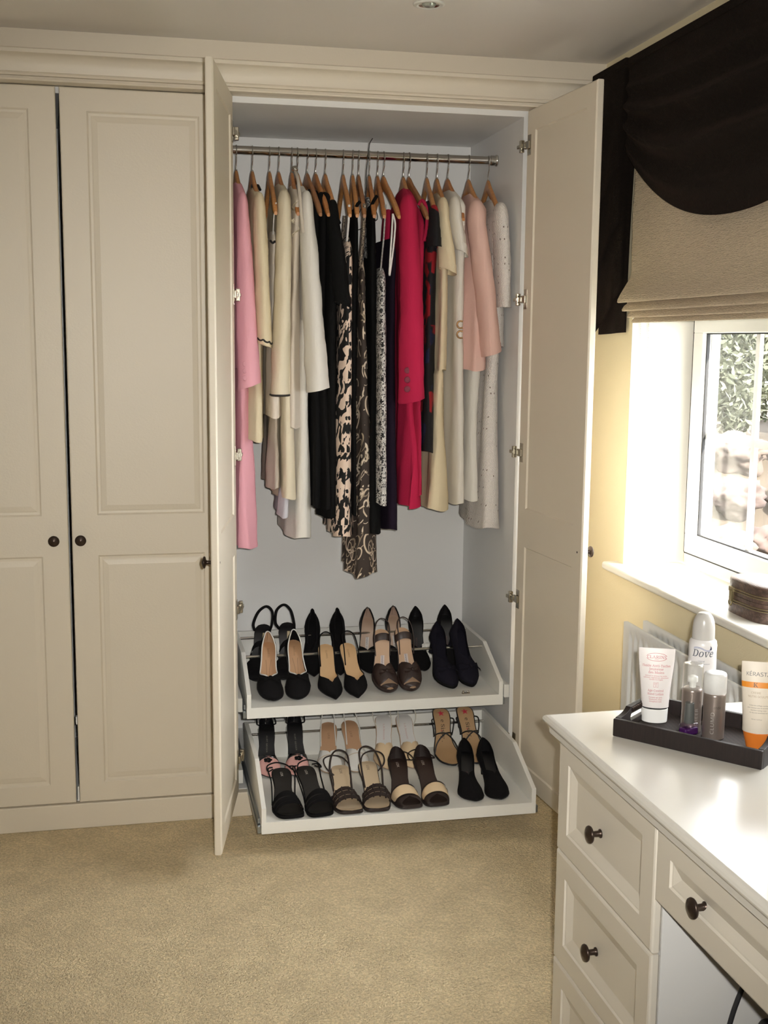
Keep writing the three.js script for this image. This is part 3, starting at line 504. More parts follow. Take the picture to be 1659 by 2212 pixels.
// ------------------------------------------------------------------ shoes
const SHOE_L = 0.238;
const TOES = {
  point: [[0, 0], [0.012, 0.011], [0.04, 0.02], [0.1, 0.0262], [0.2, 0.027], [0.34, 0.0235], [0.48, 0.026], [0.62, 0.0345], [0.71, 0.0375], [0.79, 0.034], [0.88, 0.0225], [0.95, 0.0105], [0.985, 0.0045], [1, 0]],
  round: [[0, 0], [0.012, 0.011], [0.04, 0.02], [0.1, 0.0262], [0.2, 0.0272], [0.34, 0.024], [0.48, 0.0265], [0.62, 0.0355], [0.73, 0.0395], [0.83, 0.0375], [0.9, 0.032], [0.95, 0.0245], [0.983, 0.0145], [0.996, 0.007], [1, 0]],
  almond: [[0, 0], [0.012, 0.011], [0.04, 0.02], [0.1, 0.0262], [0.2, 0.027], [0.34, 0.0235], [0.48, 0.026], [0.62, 0.035], [0.72, 0.0385], [0.81, 0.036], [0.89, 0.028], [0.95, 0.0185], [0.985, 0.0095], [0.997, 0.004], [1, 0]],
  square: [[0, 0], [0.012, 0.012], [0.04, 0.021], [0.1, 0.0265], [0.2, 0.027], [0.34, 0.0235], [0.48, 0.0265], [0.62, 0.036], [0.72, 0.039], [0.84, 0.0375], [0.93, 0.034], [0.975, 0.029], [0.995, 0.02], [1, 0]],
};
const HS = [[0, 0.056], [0.15, 0.056], [0.35, 0.056], [0.55, 0.052], [0.66, 0.046], [0.76, 0.037], [0.86, 0.028], [0.94, 0.02], [1, 0.012]];
const SS = [0, 0.004, 0.012, 0.025, 0.04, 0.06, 0.085, 0.12, 0.16, 0.2, 0.25, 0.3, 0.35, 0.4, 0.45, 0.5, 0.54, 0.58, 0.61, 0.64, 0.67, 0.7, 0.73, 0.77, 0.81, 0.85, 0.88, 0.91, 0.935, 0.955, 0.97, 0.983, 0.992, 0.997, 1];
class Last { // shape of one shoe in local space: z from heel (0) to toe (L), y up, ground at y = 0
  constructor({ toe = 'round', hh = 0.075, pf = 0, side = 1, wide = 1.13 }) { Object.assign(this, { toe, hh, pf, side, wide }); }
  w(s) { return curve(TOES[this.toe], s) * this.wide; }
  cx(s) { return this.side * (0.006 * sstep(s, 0.2, 0.55) - 0.009 * sstep(s, 0.6, 1)); }
  th(s) { return 0.004 + this.pf * sstep(s, 0.5, 0.66); }
  y(s) { const d = 1 - sstep(s, 0.08, 0.64); return (this.hh - 0) * d + this.th(s) + 0.004 * sstep(s, 0.85, 1); }
  pt(s, ph, off = 0, hk = 1) { const w = Math.max(0, this.w(s) + off), h = Math.max(0, curve(HS, s) * hk + off); return V(this.cx(s) + w * Math.cos(ph), this.y(s) + h * Math.sin(ph), s * SHOE_L + (s < 0.06 ? -0.006 * Math.sin(ph) * (1 - s / 0.06) : 0)); }
  upper(A, off = 0, n = 9) { const l = [], r = []; for (const s of SS) { const a = Math.max(0.0001, A(s)); l.push(Array.from({ length: n }, (_, j) => this.pt(s, a * j / (n - 1), off))); r.push(Array.from({ length: n }, (_, j) => this.pt(s, Math.PI - a * j / (n - 1), off))); } return mg([grid(l), grid(r)]); }
  upperFrom(A, s0, s1, off = 0, n = 12) { const rows = []; const m = 14; for (let i = 0; i <= m; i++) { const s = lerp(s0, s1, i / m), a = A ? Math.max(0.0001, A(s)) : Math.PI / 2; rows.push(Array.from({ length: 2 * n + 1 }, (_, j) => this.pt(s, Math.PI * j / (2 * n), off))); } return grid(rows); }
  topline(A, r, s0 = 0, s1 = 0.66, sides = [1, -1]) { const P = []; const list = SS.filter((s) => s >= s0 && s <= s1); if (sides.includes(-1)) for (const s of [...list].reverse()) P.push(this.pt(s, Math.PI - A(s), 0.0005)); if (sides.includes(1)) for (const s of list) P.push(this.pt(s, A(s), 0.0005)); return tube(P, r, 90, 6); }
  insole() { const rows = SS.map((s) => Array.from({ length: 9 }, (_, j) => { const k = -1 + j / 4; return V(this.cx(s) + this.w(s) * 0.96 * k, this.y(s) + 0.0012 + 0.0015 * k * k, s * SHOE_L); })); const g = grid(rows), u = g.attributes.uv; SS.forEach((s, i) => { for (let j = 0; j < 9; j++) u.setXY(i * 9 + j, 0.5 + (-1 + j / 4) * this.w(s) / 0.08, s); }); return g; }
  sole() { const rows = [0.0005, 0.0004, 0.9, 1].map((m, q) => { const pts = []; const ring = [...SS.map((s) => [s, 1]), ...[...SS].reverse().slice(1, -1).map((s) => [s, -1])]; for (const [s, d] of ring) { const k = q === 0 ? 0.0 : q === 3 ? 0.0 : 1.04; pts.push(V(this.cx(s) + d * this.w(s) * k, this.y(s) - (q < 2 ? 0 : this.th(s)) - (q === 1 ? 0.0005 : 0), s * SHOE_L)); } return pts; }); return grid(rows, { wrap: true }); }
  heel(r0 = 0.021, r1 = 0.006, block = false) { const rows = [], y0 = this.y(0.21) - 0.008; for (let i = 0; i <= 8; i++) { const q = i / 8, y = y0 * (1 - q), r = lerp(r0, r1, Math.pow(q, block ? 1 : 0.45)), zc = lerp(0.026, block ? 0.024 : 0.016, q); rows.push(Array.from({ length: 14 }, (_, j) => { const a = j / 14 * 6.2832; return V(r * Math.cos(a), y, zc + r * 1.05 * Math.sin(a)); })); } return grid(rows, { wrap: true, capA: true, capB: true }); }
  band(s0, s1, wd, { lift = 0.001, hk = 1, p0 = 0, p1 = Math.PI, n = 22 } = {}) { // strap across the foot, from (s0, phi p0) to (s1, phi p1)
    const f = (o) => { const rows = []; for (let i = 0; i <= n; i++) { const q = i / n, ph = lerp(p0, p1, q), s = lerp(s0, s1, q); rows.push([-1, -0.5, 0, 0.5, 1].map((k) => this.pt(clamp(s + k * wd / 2 / SHOE_L, 0, 1), ph, lift + o, hk))); } return grid(rows); }; return mg([f(0), f(0.0016)]); }
  cord(list, r, seg = 40) { return tube(list.map(([s, ph, off, hk]) => this.pt(s, ph, off ?? 0.001, hk ?? 1)), r, seg, 6); }
  loop(sF, rise, back, r, open = 1, side = 0) { // sling strap round the back of the heel
    const a = this.pt(sF, 0.35), b = this.pt(sF, Math.PI - 0.35), y = this.y(0) + rise; return tube([a, V(a.x * 0.98 * open + side * 0.5, lerp(a.y, y, 0.6), 0.055), V(0.02 * open + side, y, 0.006), V(side, y + 0.003, -back), V(-0.02 * open + side, y, 0.006), V(b.x * 0.98 * open + side * 0.5, lerp(b.y, y, 0.6), 0.055), b], r, 50, 6); }
}
const leather = (r, g, b, o = {}) => phys(RGB(r, g, b), { roughness: 0.5, specularIntensity: (o.roughness ?? 0.5) > 0.9 ? 0.25 : 1, ...o });
const K = {
  suede: leather(0.008, 0.0075, 0.008, { roughness: 0.95 }), blackL: leather(0.012, 0.011, 0.012, { roughness: 0.4 }), patent: leather(0.008, 0.008, 0.01, { roughness: 0.08, clearcoat: 1 }), navy: leather(0.012, 0.011, 0.018, { roughness: 0.95 }), brown: leather(0.03, 0.016, 0.013, { roughness: 0.45 }), darkBrown: leather(0.022, 0.013, 0.011, { roughness: 0.6 }),
  beige: leather(0.50, 0.34, 0.22), gold: leather(0.62, 0.45, 0.27), nude: leather(0.46, 0.33, 0.26), tan: leather(0.47, 0.33, 0.22), creamL: leather(0.72, 0.55, 0.35), whiteL: leather(0.72, 0.71, 0.68), bone: leather(0.66, 0.62, 0.54), pinkSatin: leather(0.72, 0.40, 0.36, { roughness: 0.35, sheen: 0.3 }), oat: leather(0.55, 0.46, 0.36),
};
function insoleMap(bg, draw) { return phys(RGB(1, 1, 1), { roughness: 0.45, map: canvasTex(128, 384, (c, w, h) => { c.fillStyle = bg; c.fillRect(0, 0, w, h); c.save(); c.translate(w / 2, h); c.scale(1, -1); c.scale(1, 1); draw(c, w, h); c.restore(); }, { wrap: false }) }); }
// canvas is drawn with v = s: heel at the bottom (s = 0); helper for writing along the shoe, read from the toe side
const writeAlong = (txt, s, size, color, font = 'sans-serif') => (c, w, h) => { c.save(); c.translate(0, s * h); c.rotate(Math.PI / 2); c.fillStyle = color; c.font = `${size}px ${font}`; c.textAlign = 'center'; c.textBaseline = 'middle'; c.fillText(txt, 0, 0); c.restore(); };
const INS = {
  beigeLine: insoleMap('#b78f6b', (c, w, h) => { c.strokeStyle = '#6b513c'; c.lineWidth = 1.5; for (const d of [-1, 1]) { c.beginPath(); c.moveTo(d * 16, h * 0.3); c.quadraticCurveTo(d * 4, h * 0.45, d * 10, h * 0.62); c.stroke(); } writeAlong('london', 0.2, 16, '#8a6a4d', 'serif')(c, w, h); }),
  gold: insoleMap('#c9a67c', (c, w, h) => writeAlong('CLARKS', 0.2, 15, '#8c7350')(c, w, h)),
  nudeChoo: insoleMap('#b39a86', (c, w, h) => { c.fillStyle = '#c9c2bd'; c.fillRect(-9, h * 0.34, 22, h * 0.2); writeAlong('JIMMY CHOO', 0.44, 13, '#4c4a55', 'serif')(c, w, h); }),
  choo: insoleMap('#c2a183', (c, w, h) => { c.fillStyle = '#cdc3c0'; c.fillRect(-10, h * 0.38, 24, h * 0.22); writeAlong('JIMMY CHOO', 0.49, 13, '#3d3b46', 'serif')(c, w, h); }),
  blackGold: insoleMap('#121113', (c, w, h) => { c.fillStyle = '#b9ab8a'; c.fillRect(2, h * 0.18, 18, h * 0.16); }),
  black: insoleMap('#131214', (c, w, h) => writeAlong('KURT GEIGER', 0.34, 13, '#8d8779')(c, w, h)),
  tan: insoleMap('#b48e6e', (c, w, h) => writeAlong('LKB', 0.27, 20, '#8b6a50')(c, w, h)),
  white: insoleMap('#cfcdcb', (c, w, h) => writeAlong('L.K.Bennett', 0.3, 14, '#c09a98', 'serif')(c, w, h)),
  star: insoleMap('#b4936d', (c, w, h) => { c.save(); c.translate(0, h * 0.12); c.fillStyle = '#c5384b'; c.beginPath(); for (let i = 0; i < 10; i++) { const r = i % 2 ? 9 : 23, a = -Math.PI / 2 + i * Math.PI / 5; c.lineTo(r * Math.cos(a), r * Math.sin(a)); } c.fill(); c.restore(); writeAlong('e Sissy .', 0.36, 30, '#2a231d', 'serif')(c, w, h); c.fillStyle = '#c5384b'; c.beginPath(); c.arc(-8, h * 0.36, 2.5, 0, 7); c.fill(); }),
  loxBlack: insoleMap('#171513', (c, w, h) => writeAlong('LOX', 0.16, 18, '#cfc8bb')(c, w, h)),
  loxCream: insoleMap('#bda98d', (c, w, h) => writeAlong('LOX', 0.16, 20, '#5d5145')(c, w, h)),
  loxBrown: insoleMap('#2c1d17', (c, w, h) => writeAlong('LOX', 0.16, 20, '#d5cec2')(c, w, h)),
  suede: insoleMap('#121112', (c, w, h) => writeAlong('MODA', 0.42, 16, '#6b3f3c')(c, w, h)),
};
function frill(l, s, m, o, scale = 1, name = 'bow') { // two-winged bow lying on the vamp
  const c = l.pt(s, Math.PI / 2, 0.006), up = V(0, 1, 0), parts = [];
  for (const d of [1, -1]) { const rows = []; for (let i = 0; i <= 6; i++) rows.push(Array.from({ length: 7 }, (_, j) => { const q = i / 6, k = -1 + j / 3; return V(c.x + d * (0.002 + 0.024 * q) * scale, c.y - 0.011 * q * q * scale + 0.003 * Math.sin(k * 4 + i) * q, c.z + k * (0.004 + 0.011 * q) * scale); })); parts.push(grid(rows)); }
  const b = mesh(name, parts, m, o); mesh('knot', new THREE.SphereGeometry(0.0055 * scale, 12, 8).scale(1, 0.8, 1.2).translate(c.x, c.y + 0.001, c.z), m, b); return b;
}
function base(l, o, { ins, sole = K.blackL, heelM = K.blackL, heelR = [0.021, 0.006], block = false }) { mesh('sole', l.sole(), sole, o); mesh('insole', l.insole(), ins, o); mesh('heel', l.heel(heelR[0], heelR[1], block), heelM, o); }
const pumpA = (sv = 0.66, sideA = 0.42, heelA = 1.15, p = 1.6) => (s) => (s < 0.42 ? lerp(heelA, sideA, sstep(s, 0.03, 0.36)) : lerp(sideA, Math.PI / 2, Math.pow(sstep(s, 0.42, sv), p)));
const slingA = (sv = 0.66, s0 = 0.36, p = 1.3) => (s) => (s < s0 ? 0 : Math.PI / 2 * Math.pow(clamp((s - s0) / (sv - s0), 0, 1), p));
const peep = (A, s0 = 0.9, s1 = 0.97, low = 0.12) => (s) => Math.min(A(s), lerp(Math.PI / 2, low, sstep(s, s0, s1)));
const STYLES = {
  bowPump: (l, o) => { base(l, o, { ins: INS.beigeLine }); const A = pumpA(0.72, 0.4, 1.1, 2.2); const u = mesh('upper', l.upper(A), K.suede, o); mesh('lining', l.upper((s) => A(s) * 0.97, -0.0016), l.side > 0 ? K.suede : K.beige, u); mesh('white_trim', l.topline(A, 0.0022, 0, 0.69), K.whiteL, u); frill(l, 0.715, K.suede, o, 1.45); },
  slingPoint: (l, o) => { base(l, o, { ins: INS.gold }); const A = slingA(0.76, 0.36, 1.9); const u = mesh('upper', l.upper(A), K.suede, o); mesh('lining', l.upper((s) => A(s) * 0.97, -0.0016), K.gold, u); mesh('trim', l.topline(A, 0.0014, 0.37, 0.76), K.suede, u); mesh('sling_strap', l.loop(0.42, 0.05, 0.008, 0.0022), K.suede, o); },
  brownPeep: (l, o) => { base(l, o, { ins: INS.choo, sole: K.brown, heelM: K.brown }); const A = peep(slingA(0.66, 0.5, 0.7), 0.86, 0.93, 0.1); mesh('upper', l.upper(A), K.brown, o); mesh('toe_rim', l.band(0.96, 0.96, 0.014, { hk: 0.9 }), K.brown, o); frill(l, 0.75, K.brown, o, 1.1); mesh('heel_strap', l.band(0.2, 0.2, 0.022, { hk: 0.42, lift: 0.001 }), K.brown, o); mesh('ankle_strap', l.loop(0.42, 0.045, 0.012, 0.0022, 1.1), K.brown, o); },
  navyPump: (l, o) => { base(l, o, { ins: K.navy, sole: K.suede, heelM: K.navy, heelR: [0.023, 0.012] }); const A = pumpA(0.6, 0.7, 1.3, 1.2); const u = mesh('upper', l.upper(A), K.navy, o); mesh('lining', l.upper((s) => A(s) * 0.97, -0.0016), K.navy, u); frill(l, 0.74, K.navy, o, 1.5); },
  ankleSandal: (l, o) => { base(l, o, { ins: INS.blackGold }); mesh('toe_band', l.band(0.76, 0.78, 0.05), K.suede, o); mesh('ankle_strap', l.loop(0.2, 0.07, 0.02, 0.0055, 1.25, l.side * -0.012), K.suede, o); mesh('cross_strap', l.band(0.42, 0.5, 0.016), K.suede, o); },
  ruffleCourt: (l, o) => { base(l, o, { ins: K.suede, heelM: K.suede }); const A = pumpA(0.62, 0.9, 1.35, 1.2); const u = mesh('upper', l.upper(A), K.suede, o); mesh('ruffle', [0, 1].map((k) => tube(SS.filter((s) => s < 0.6).map((s, i) => { const p = l.pt(s, k ? Math.PI - A(s) : A(s), 0.001); p.y += (i % 2) * 0.004; return p; }), 0.0032, 60, 6)), K.suede, u); },
  nudeTstrap: (l, o) => { base(l, o, { ins: INS.nudeChoo }); const A = pumpA(0.66, 0.3, 1.3, 1.6); const u = mesh('upper', l.upper(A), K.suede, o); mesh('lining', l.upper((s) => A(s) * 0.96, -0.0016), K.nude, u); mesh('edge_strap', l.cord([[0.05, 0.5], [0.02, 1.2], [0.03, Math.PI - 0.9], [0.2, Math.PI - 0.5], [0.42, Math.PI - 0.35]], 0.0016), K.blackL, o); },
  blackCourt: (l, o) => { base(l, o, { ins: INS.suede, heelM: K.suede }); const A = pumpA(0.66, 0.5, 1.2, 1.6); const u = mesh('upper', l.upper(A), K.suede, o); mesh('lining', l.upper((s) => A(s) * 0.97, -0.0016), K.blackL, u); },
  patentPink: (l, o) => { base(l, o, { ins: INS.black, sole: K.patent, heelM: K.patent }); const A = slingA(0.7, 0.5, 1.2); const u = mesh('toe_cap', l.upper((s) => (s < 0.66 ? 0 : Math.PI / 2)), K.pinkSatin, o); mesh('vamp', l.upper((s) => (s > 0.7 ? 0 : A(s)), 0.0008), K.patent, o); mesh('counter', l.upper((s) => (s > 0.3 ? 0 : lerp(1.0, 0.1, s / 0.3)), 0.0004), K.patent, o); mesh('ankle_strap', l.loop(0.14, 0.05, 0.01, 0.003, 1.25, l.side * 0.004), K.patent, o);
    const c = l.pt(0.77, Math.PI / 2, 0.004); const f = mesh('flower', Array.from({ length: 5 }, (_, i) => { const a = i * 1.2566; return new THREE.SphereGeometry(0.0075, 10, 8).scale(1, 0.45, 0.8).translate(c.x + 0.009 * Math.cos(a) + l.side * 0.006, c.y + 0.001, c.z + 0.009 * Math.sin(a)); }), K.suede, o); },
  whiteSling: (l, o) => { base(l, o, { ins: INS.tan, sole: K.tan, heelM: K.whiteL }); const A = slingA(0.68, 0.44, 1.5); const u = mesh('upper', l.upper(A), K.whiteL, o); mesh('lining', l.upper((s) => A(s) * 0.97, -0.0016), K.tan, u); mesh('stitch_line', l.band(0.74, 0.74, 0.0018, { lift: 0.0012 }), K.oat, u); mesh('sling_strap', l.loop(0.46, 0.048, 0.012, 0.002, 0.92), K.whiteL, o); },
  creamSling: (l, o) => { base(l, o, { ins: INS.white, sole: K.tan, heelM: K.creamL }); const A = slingA(0.62, 0.5, 0.8); mesh('upper', l.upper(A), K.creamL, o); mesh('ankle_strap', l.loop(0.3, 0.035, 0.004, 0.0018, 1.3, l.side * 0.01), K.bone, o); },
  starSandal: (l, o) => { base(l, o, { ins: INS.star, sole: K.blackL, heelM: K.blackL, heelR: [0.022, 0.016], block: true }); mesh('edge', tube([...SS.filter((s, i) => i % 2 === 0).map((s) => V(l.cx(s) + l.w(s), l.y(s) + 0.001, s * SHOE_L)), ...[...SS].reverse().filter((s, i) => i % 2 === 0).map((s) => V(l.cx(s) - l.w(s), l.y(s) + 0.001, s * SHOE_L))], 0.0022, 110, 6), K.blackL, o); mesh('strap', l.cord([[0.72, 0, 0.002], [0.62, 0.7], [0.55, 1.5], [0.5, 2.3], [0.42, Math.PI, 0.006]], 0.0026), K.blackL, o); mesh('strap', l.cord([[0.72, Math.PI, 0.002], [0.62, 2.44], [0.55, 1.6], [0.5, 0.84], [0.4, 0, 0.006]], 0.0026), K.blackL, o); mesh('strap', l.cord([[0.42, 0, 0.004], [0.36, 0.3, 0.012], [0.26, 0.2, 0.012], [0.2, 0, 0.001]], 0.0024), K.blackL, o); mesh('strap', l.cord([[0.42, Math.PI, 0.004], [0.36, 2.84, 0.012], [0.26, 2.94, 0.012], [0.2, Math.PI, 0.001]], 0.0024), K.blackL, o); },
  strappy: (l, o) => { base(l, o, { ins: INS.loxBlack, sole: K.suede, heelM: K.suede }); for (const [a, b] of [[0.64, 0.7], [0.69, 0.69], [0.74, 0.7], [0.75, 0.79], [0.8, 0.8], [0.83, 0.86]]) mesh('toe_strap', l.band(a, b, 0.008, { hk: 1.05 }), K.suede, o); mesh('side_strap', l.cord([[0.06, 0.2], [0.1, 0.2, 0.014], [0.3, 0.15, 0.012], [0.5, 0.15, 0.006], [0.64, 0.1]], 0.0022), K.suede, o); mesh('side_strap', l.cord([[0.06, 2.94], [0.1, 2.94, 0.012], [0.3, 3.0, 0.01], [0.5, 3.0, 0.006], [0.64, 3.04]], 0.0022), K.suede, o); mesh('ankle_strap', l.loop(0.16, 0.016, 0.006, 0.0022, 1.4, l.side * 0.012), K.suede, o); },
  woven: (l, o) => { base(l, o, { ins: INS.loxCream, sole: K.darkBrown, heelM: K.darkBrown }); for (let k = 0; k < 6; k++) { mesh('woven_strap', l.band(0.64 + k * 0.036, 0.68 + k * 0.036, 0.0065, { hk: 1.02, lift: 0.0008 + (k % 2) * 0.001 }), K.darkBrown, o); } for (let k = 0; k < 6; k++) { const p = 0.35 + k * 0.48; mesh('woven_strap', l.cord([[0.64, p, 0.002], [0.7, p + 0.08, 0.003], [0.78, p - 0.04, 0.0015], [0.86, p + 0.05, 0.002]], 0.0026, 16), K.darkBrown, o); } mesh('ankle_strap', l.loop(0.5, 0.045, 0.016, 0.003, 1.12, 0), K.darkBrown, o); mesh('ankle_strap', l.loop(0.3, 0.03, 0.01, 0.0024, 1.5, l.side * 0.02), K.darkBrown, o); },
  creamPeep: (l, o) => { base(l, o, { ins: INS.loxBrown, sole: K.darkBrown, heelM: K.darkBrown }); const v = mesh('vamp', l.upperFrom(null, 0.68, 0.84), K.creamL, o); mesh('trim', l.band(0.68, 0.68, 0.004, { lift: 0.001 }), K.darkBrown, v); mesh('toe_rim', l.upper((s) => (s < 0.84 ? 0 : lerp(Math.PI / 2, 0.3, sstep(s, 0.88, 1))), 0.0006), K.darkBrown, o); mesh('counter', l.upper((s) => (s > 0.36 ? 0 : lerp(0.9, 0.05, s / 0.36)), 0), K.darkBrown, o); mesh('ankle_strap', l.loop(0.18, 0.02, 0.012, 0.002, 1.5, l.side * -0.012), K.darkBrown, o); },
  suedeCourt: (l, o) => { base(l, o, { ins: INS.suede, heelM: K.suede }); const A = pumpA(0.58, 0.62, 1.25, 1.2); const u = mesh('upper', l.upper(A), K.suede, o); mesh('lining', l.upper((s) => A(s) * 0.97, -0.0016), K.suede, u); },
};
function placeShoe(style, name, label, group, T, Hh, o = {}) {
  const l = new Last(o), rise = o.rise ?? 0.05, toe = V(l.cx(1), 0.008, SHOE_L), heel = V(0, l.y(0) + rise, 0);
  const v0 = toe.clone().sub(heel), v1 = V(...T).sub(V(...Hh));
  const k = clamp(v1.length() / v0.length(), 0.88, 1.1);
  const g = thing(name, label, 'shoe', [0, 0, 0], 0, group);
  g.rotation.order = 'YXZ'; g.rotation.y = Math.atan2(v1.x, v1.z) - Math.atan2(v0.x, v0.z); g.rotation.x = Math.atan2(v0.y, v0.z) - Math.atan2(v1.y, Math.hypot(v1.x, v1.z)); g.scale.setScalar(k);
  g.position.copy(V(...T).sub(toe.multiplyScalar(k).applyEuler(g.rotation)));
  STYLES[style](l, g); return g;
}
const SHOES = {
  F: [[[0.119, 0.370, -0.037], [0.117, 0.561, -0.183]], [[0.198, 0.370, -0.038], [0.202, 0.565, -0.178]], [[0.320, 0.370, -0.016], [0.312, 0.549, -0.176]], [[0.395, 0.370, -0.018], [0.385, 0.549, -0.178]], [[0.509, 0.370, -0.059], [0.506, 0.577, -0.181]], [[0.587, 0.370, -0.061], [0.576, 0.580, -0.177]], [[0.732, 0.370, -0.067], [0.707, 0.564, -0.207]], [[0.801, 0.370, -0.074], [0.777, 0.573, -0.200]]],
  B: [[[0.087, 0.370, -0.268], [0.128, 0.552, -0.420]], [[0.179, 0.370, -0.270], [0.211, 0.555, -0.420]], [[0.289, 0.370, -0.288], [0.303, 0.570, -0.420]], [[0.383, 0.370, -0.288], [0.391, 0.570, -0.420]], [[0.492, 0.370, -0.294], [0.503, 0.574, -0.420]], [[0.581, 0.370, -0.298], [0.596, 0.576, -0.420]], [[0.686, 0.370, -0.290], [0.682, 0.572, -0.420]], [[0.781, 0.370, -0.292], [0.790, 0.573, -0.420]]],
  C: [[[0.110, 0.121, -0.008], [0.109, 0.265, -0.200]], [[0.187, 0.121, -0.010], [0.206, 0.266, -0.200]], [[0.310, 0.121, -0.008], [0.324, 0.262, -0.200]], [[0.394, 0.121, -0.008], [0.395, 0.264, -0.200]], [[0.502, 0.121, -0.012], [0.516, 0.269, -0.200]], [[0.583, 0.121, -0.010], [0.586, 0.267, -0.200]], [[0.721, 0.121, -0.008], [0.719, 0.266, -0.200]], [[0.804, 0.121, -0.010], [0.804, 0.268, -0.200]]],
  D: [[[0.132, 0.121, 0.327], [0.121, 0.197, 0.099]], [[0.222, 0.121, 0.330], [0.194, 0.201, 0.106]], [[0.311, 0.121, 0.326], [0.311, 0.190, 0.096]], [[0.393, 0.121, 0.324], [0.399, 0.197, 0.096]], [[0.499, 0.121, 0.320], [0.496, 0.205, 0.094]], [[0.584, 0.121, 0.318], [0.578, 0.205, 0.092]], [[0.708, 0.121, 0.303], [0.723, 0.249, 0.101]], [[0.788, 0.121, 0.303], [0.788, 0.245, 0.097]]],
};
const PAIRS = [
  ['F', 0, 'bowPump', 'court_shoe', 'black suede court shoe with white edging and bow', { toe: 'round', hh: 0.055 }],
  ['F', 2, 'slingPoint', 'slingback_shoe', 'pointed black suede slingback shoe with gold lining', { toe: 'point', hh: 0.055 }],
  ['F', 4, 'brownPeep', 'peep_toe_shoe', 'dark brown satin peep toe shoe with nude insole', { toe: 'round', hh: 0.08, pf: 0.012, rise: 0.035 }],
  ['F', 6, 'navyPump', 'court_shoe', 'dark navy suede shoe with ruffled toe', { toe: 'almond', hh: 0.08, pf: 0.01 }],
  ['B', 0, 'ankleSandal', 'ankle_strap_sandal', 'black sandal with thick ankle strap loop', { toe: 'round', hh: 0.08, rise: 0.03 }],
  ['B', 2, 'ruffleCourt', 'court_shoe', 'ruffled black suede shoe behind the pointed slingbacks', { toe: 'point', hh: 0.08 }],
  ['B', 4, 'nudeTstrap', 'court_shoe', 'black shoe with nude lining behind brown peep toes', { toe: 'almond', hh: 0.075 }],
  ['B', 6, 'blackCourt', 'court_shoe', 'plain black court shoe behind the navy pair', { toe: 'almond', hh: 0.085 }],
  ['C', 0, 'patentPink', 'ankle_strap_shoe', 'black patent shoe with pink satin flower toe', { toe: 'almond', hh: 0.08, rise: 0.035 }],
  ['C', 2, 'whiteSling', 'slingback_shoe', 'white leather slingback shoe with tan insole', { toe: 'round', hh: 0.065, rise: 0.04 }],
  ['C', 4, 'creamSling', 'slingback_shoe', 'cream shoe with white insole and thin ankle strap', { toe: 'almond', hh: 0.075, rise: 0.03 }],
  ['C', 6, 'starSandal', 'strappy_sandal', 'tan sandal with red star and thin black straps', { toe: 'round', hh: 0.07, rise: 0.012 }],
  ['D', 0, 'strappy', 'strappy_sandal', 'black sandal with many toe straps', { toe: 'square', hh: 0.066, pf: 0.006, rise: 0.008 }],
  ['D', 2, 'woven', 'strappy_sandal', 'dark brown woven toe sandal with cream insole', { toe: 'square', hh: 0.062, pf: 0.006, rise: 0.006 }],
  ['D', 4, 'creamPeep', 'peep_toe_shoe', 'cream and dark brown peep toe shoe with ankle strap', { toe: 'square', hh: 0.066, pf: 0.005, rise: 0.012 }],
  ['D', 6, 'suedeCourt', 'court_shoe', 'plain black suede court shoe beside cream peep toes', { toe: 'almond', hh: 0.078 }],
];
for (const [row, i, style, name, label, o] of PAIRS) for (const k of [0, 1]) placeShoe(style, name, label + (k ? ', window side of its pair' : ', pair half away from the window'), 'pair of shoes: ' + label, ...SHOES[row][i + k], { ...o, side: k ? 1 : -1 });
{ // tissue paper in a shoe and a little clip lying in the upper tray
  const g = new THREE.IcosahedronGeometry(0.022, 2), p = g.attributes.position; for (let i = 0; i < p.count; i++) { const k = 0.75 + 0.5 * N2(p.getX(i) * 90, p.getY(i) * 90, p.getZ(i) * 90); p.setXYZ(i, p.getX(i) * k * 1.3, p.getY(i) * k * 0.8, p.getZ(i) * k); } g.computeVertexNormals();
  const t = solo('tissue_paper', 'crumpled white tissue paper behind the navy ruffled shoes', 'paper', g, M.white); t.position.set(0.695, 0.46, -0.285);
  const c = thing('hair_clip', 'small metal clip lying beside the navy ruffled shoes', 'clip', [0.762, 0.3622, -0.022], 0.1);
  mesh('jaw', bx(-0.014, 0.014, 0, 0.0035, -0.004, 0.004, 0.001), M.nickel, c); mesh('stud', new THREE.SphereGeometry(0.004, 12, 8).translate(-0.009, 0.0065, 0), M.chrome, c); mesh('stud', new THREE.SphereGeometry(0.004, 12, 8).translate(0.008, 0.0065, 0), M.chrome, c);
}
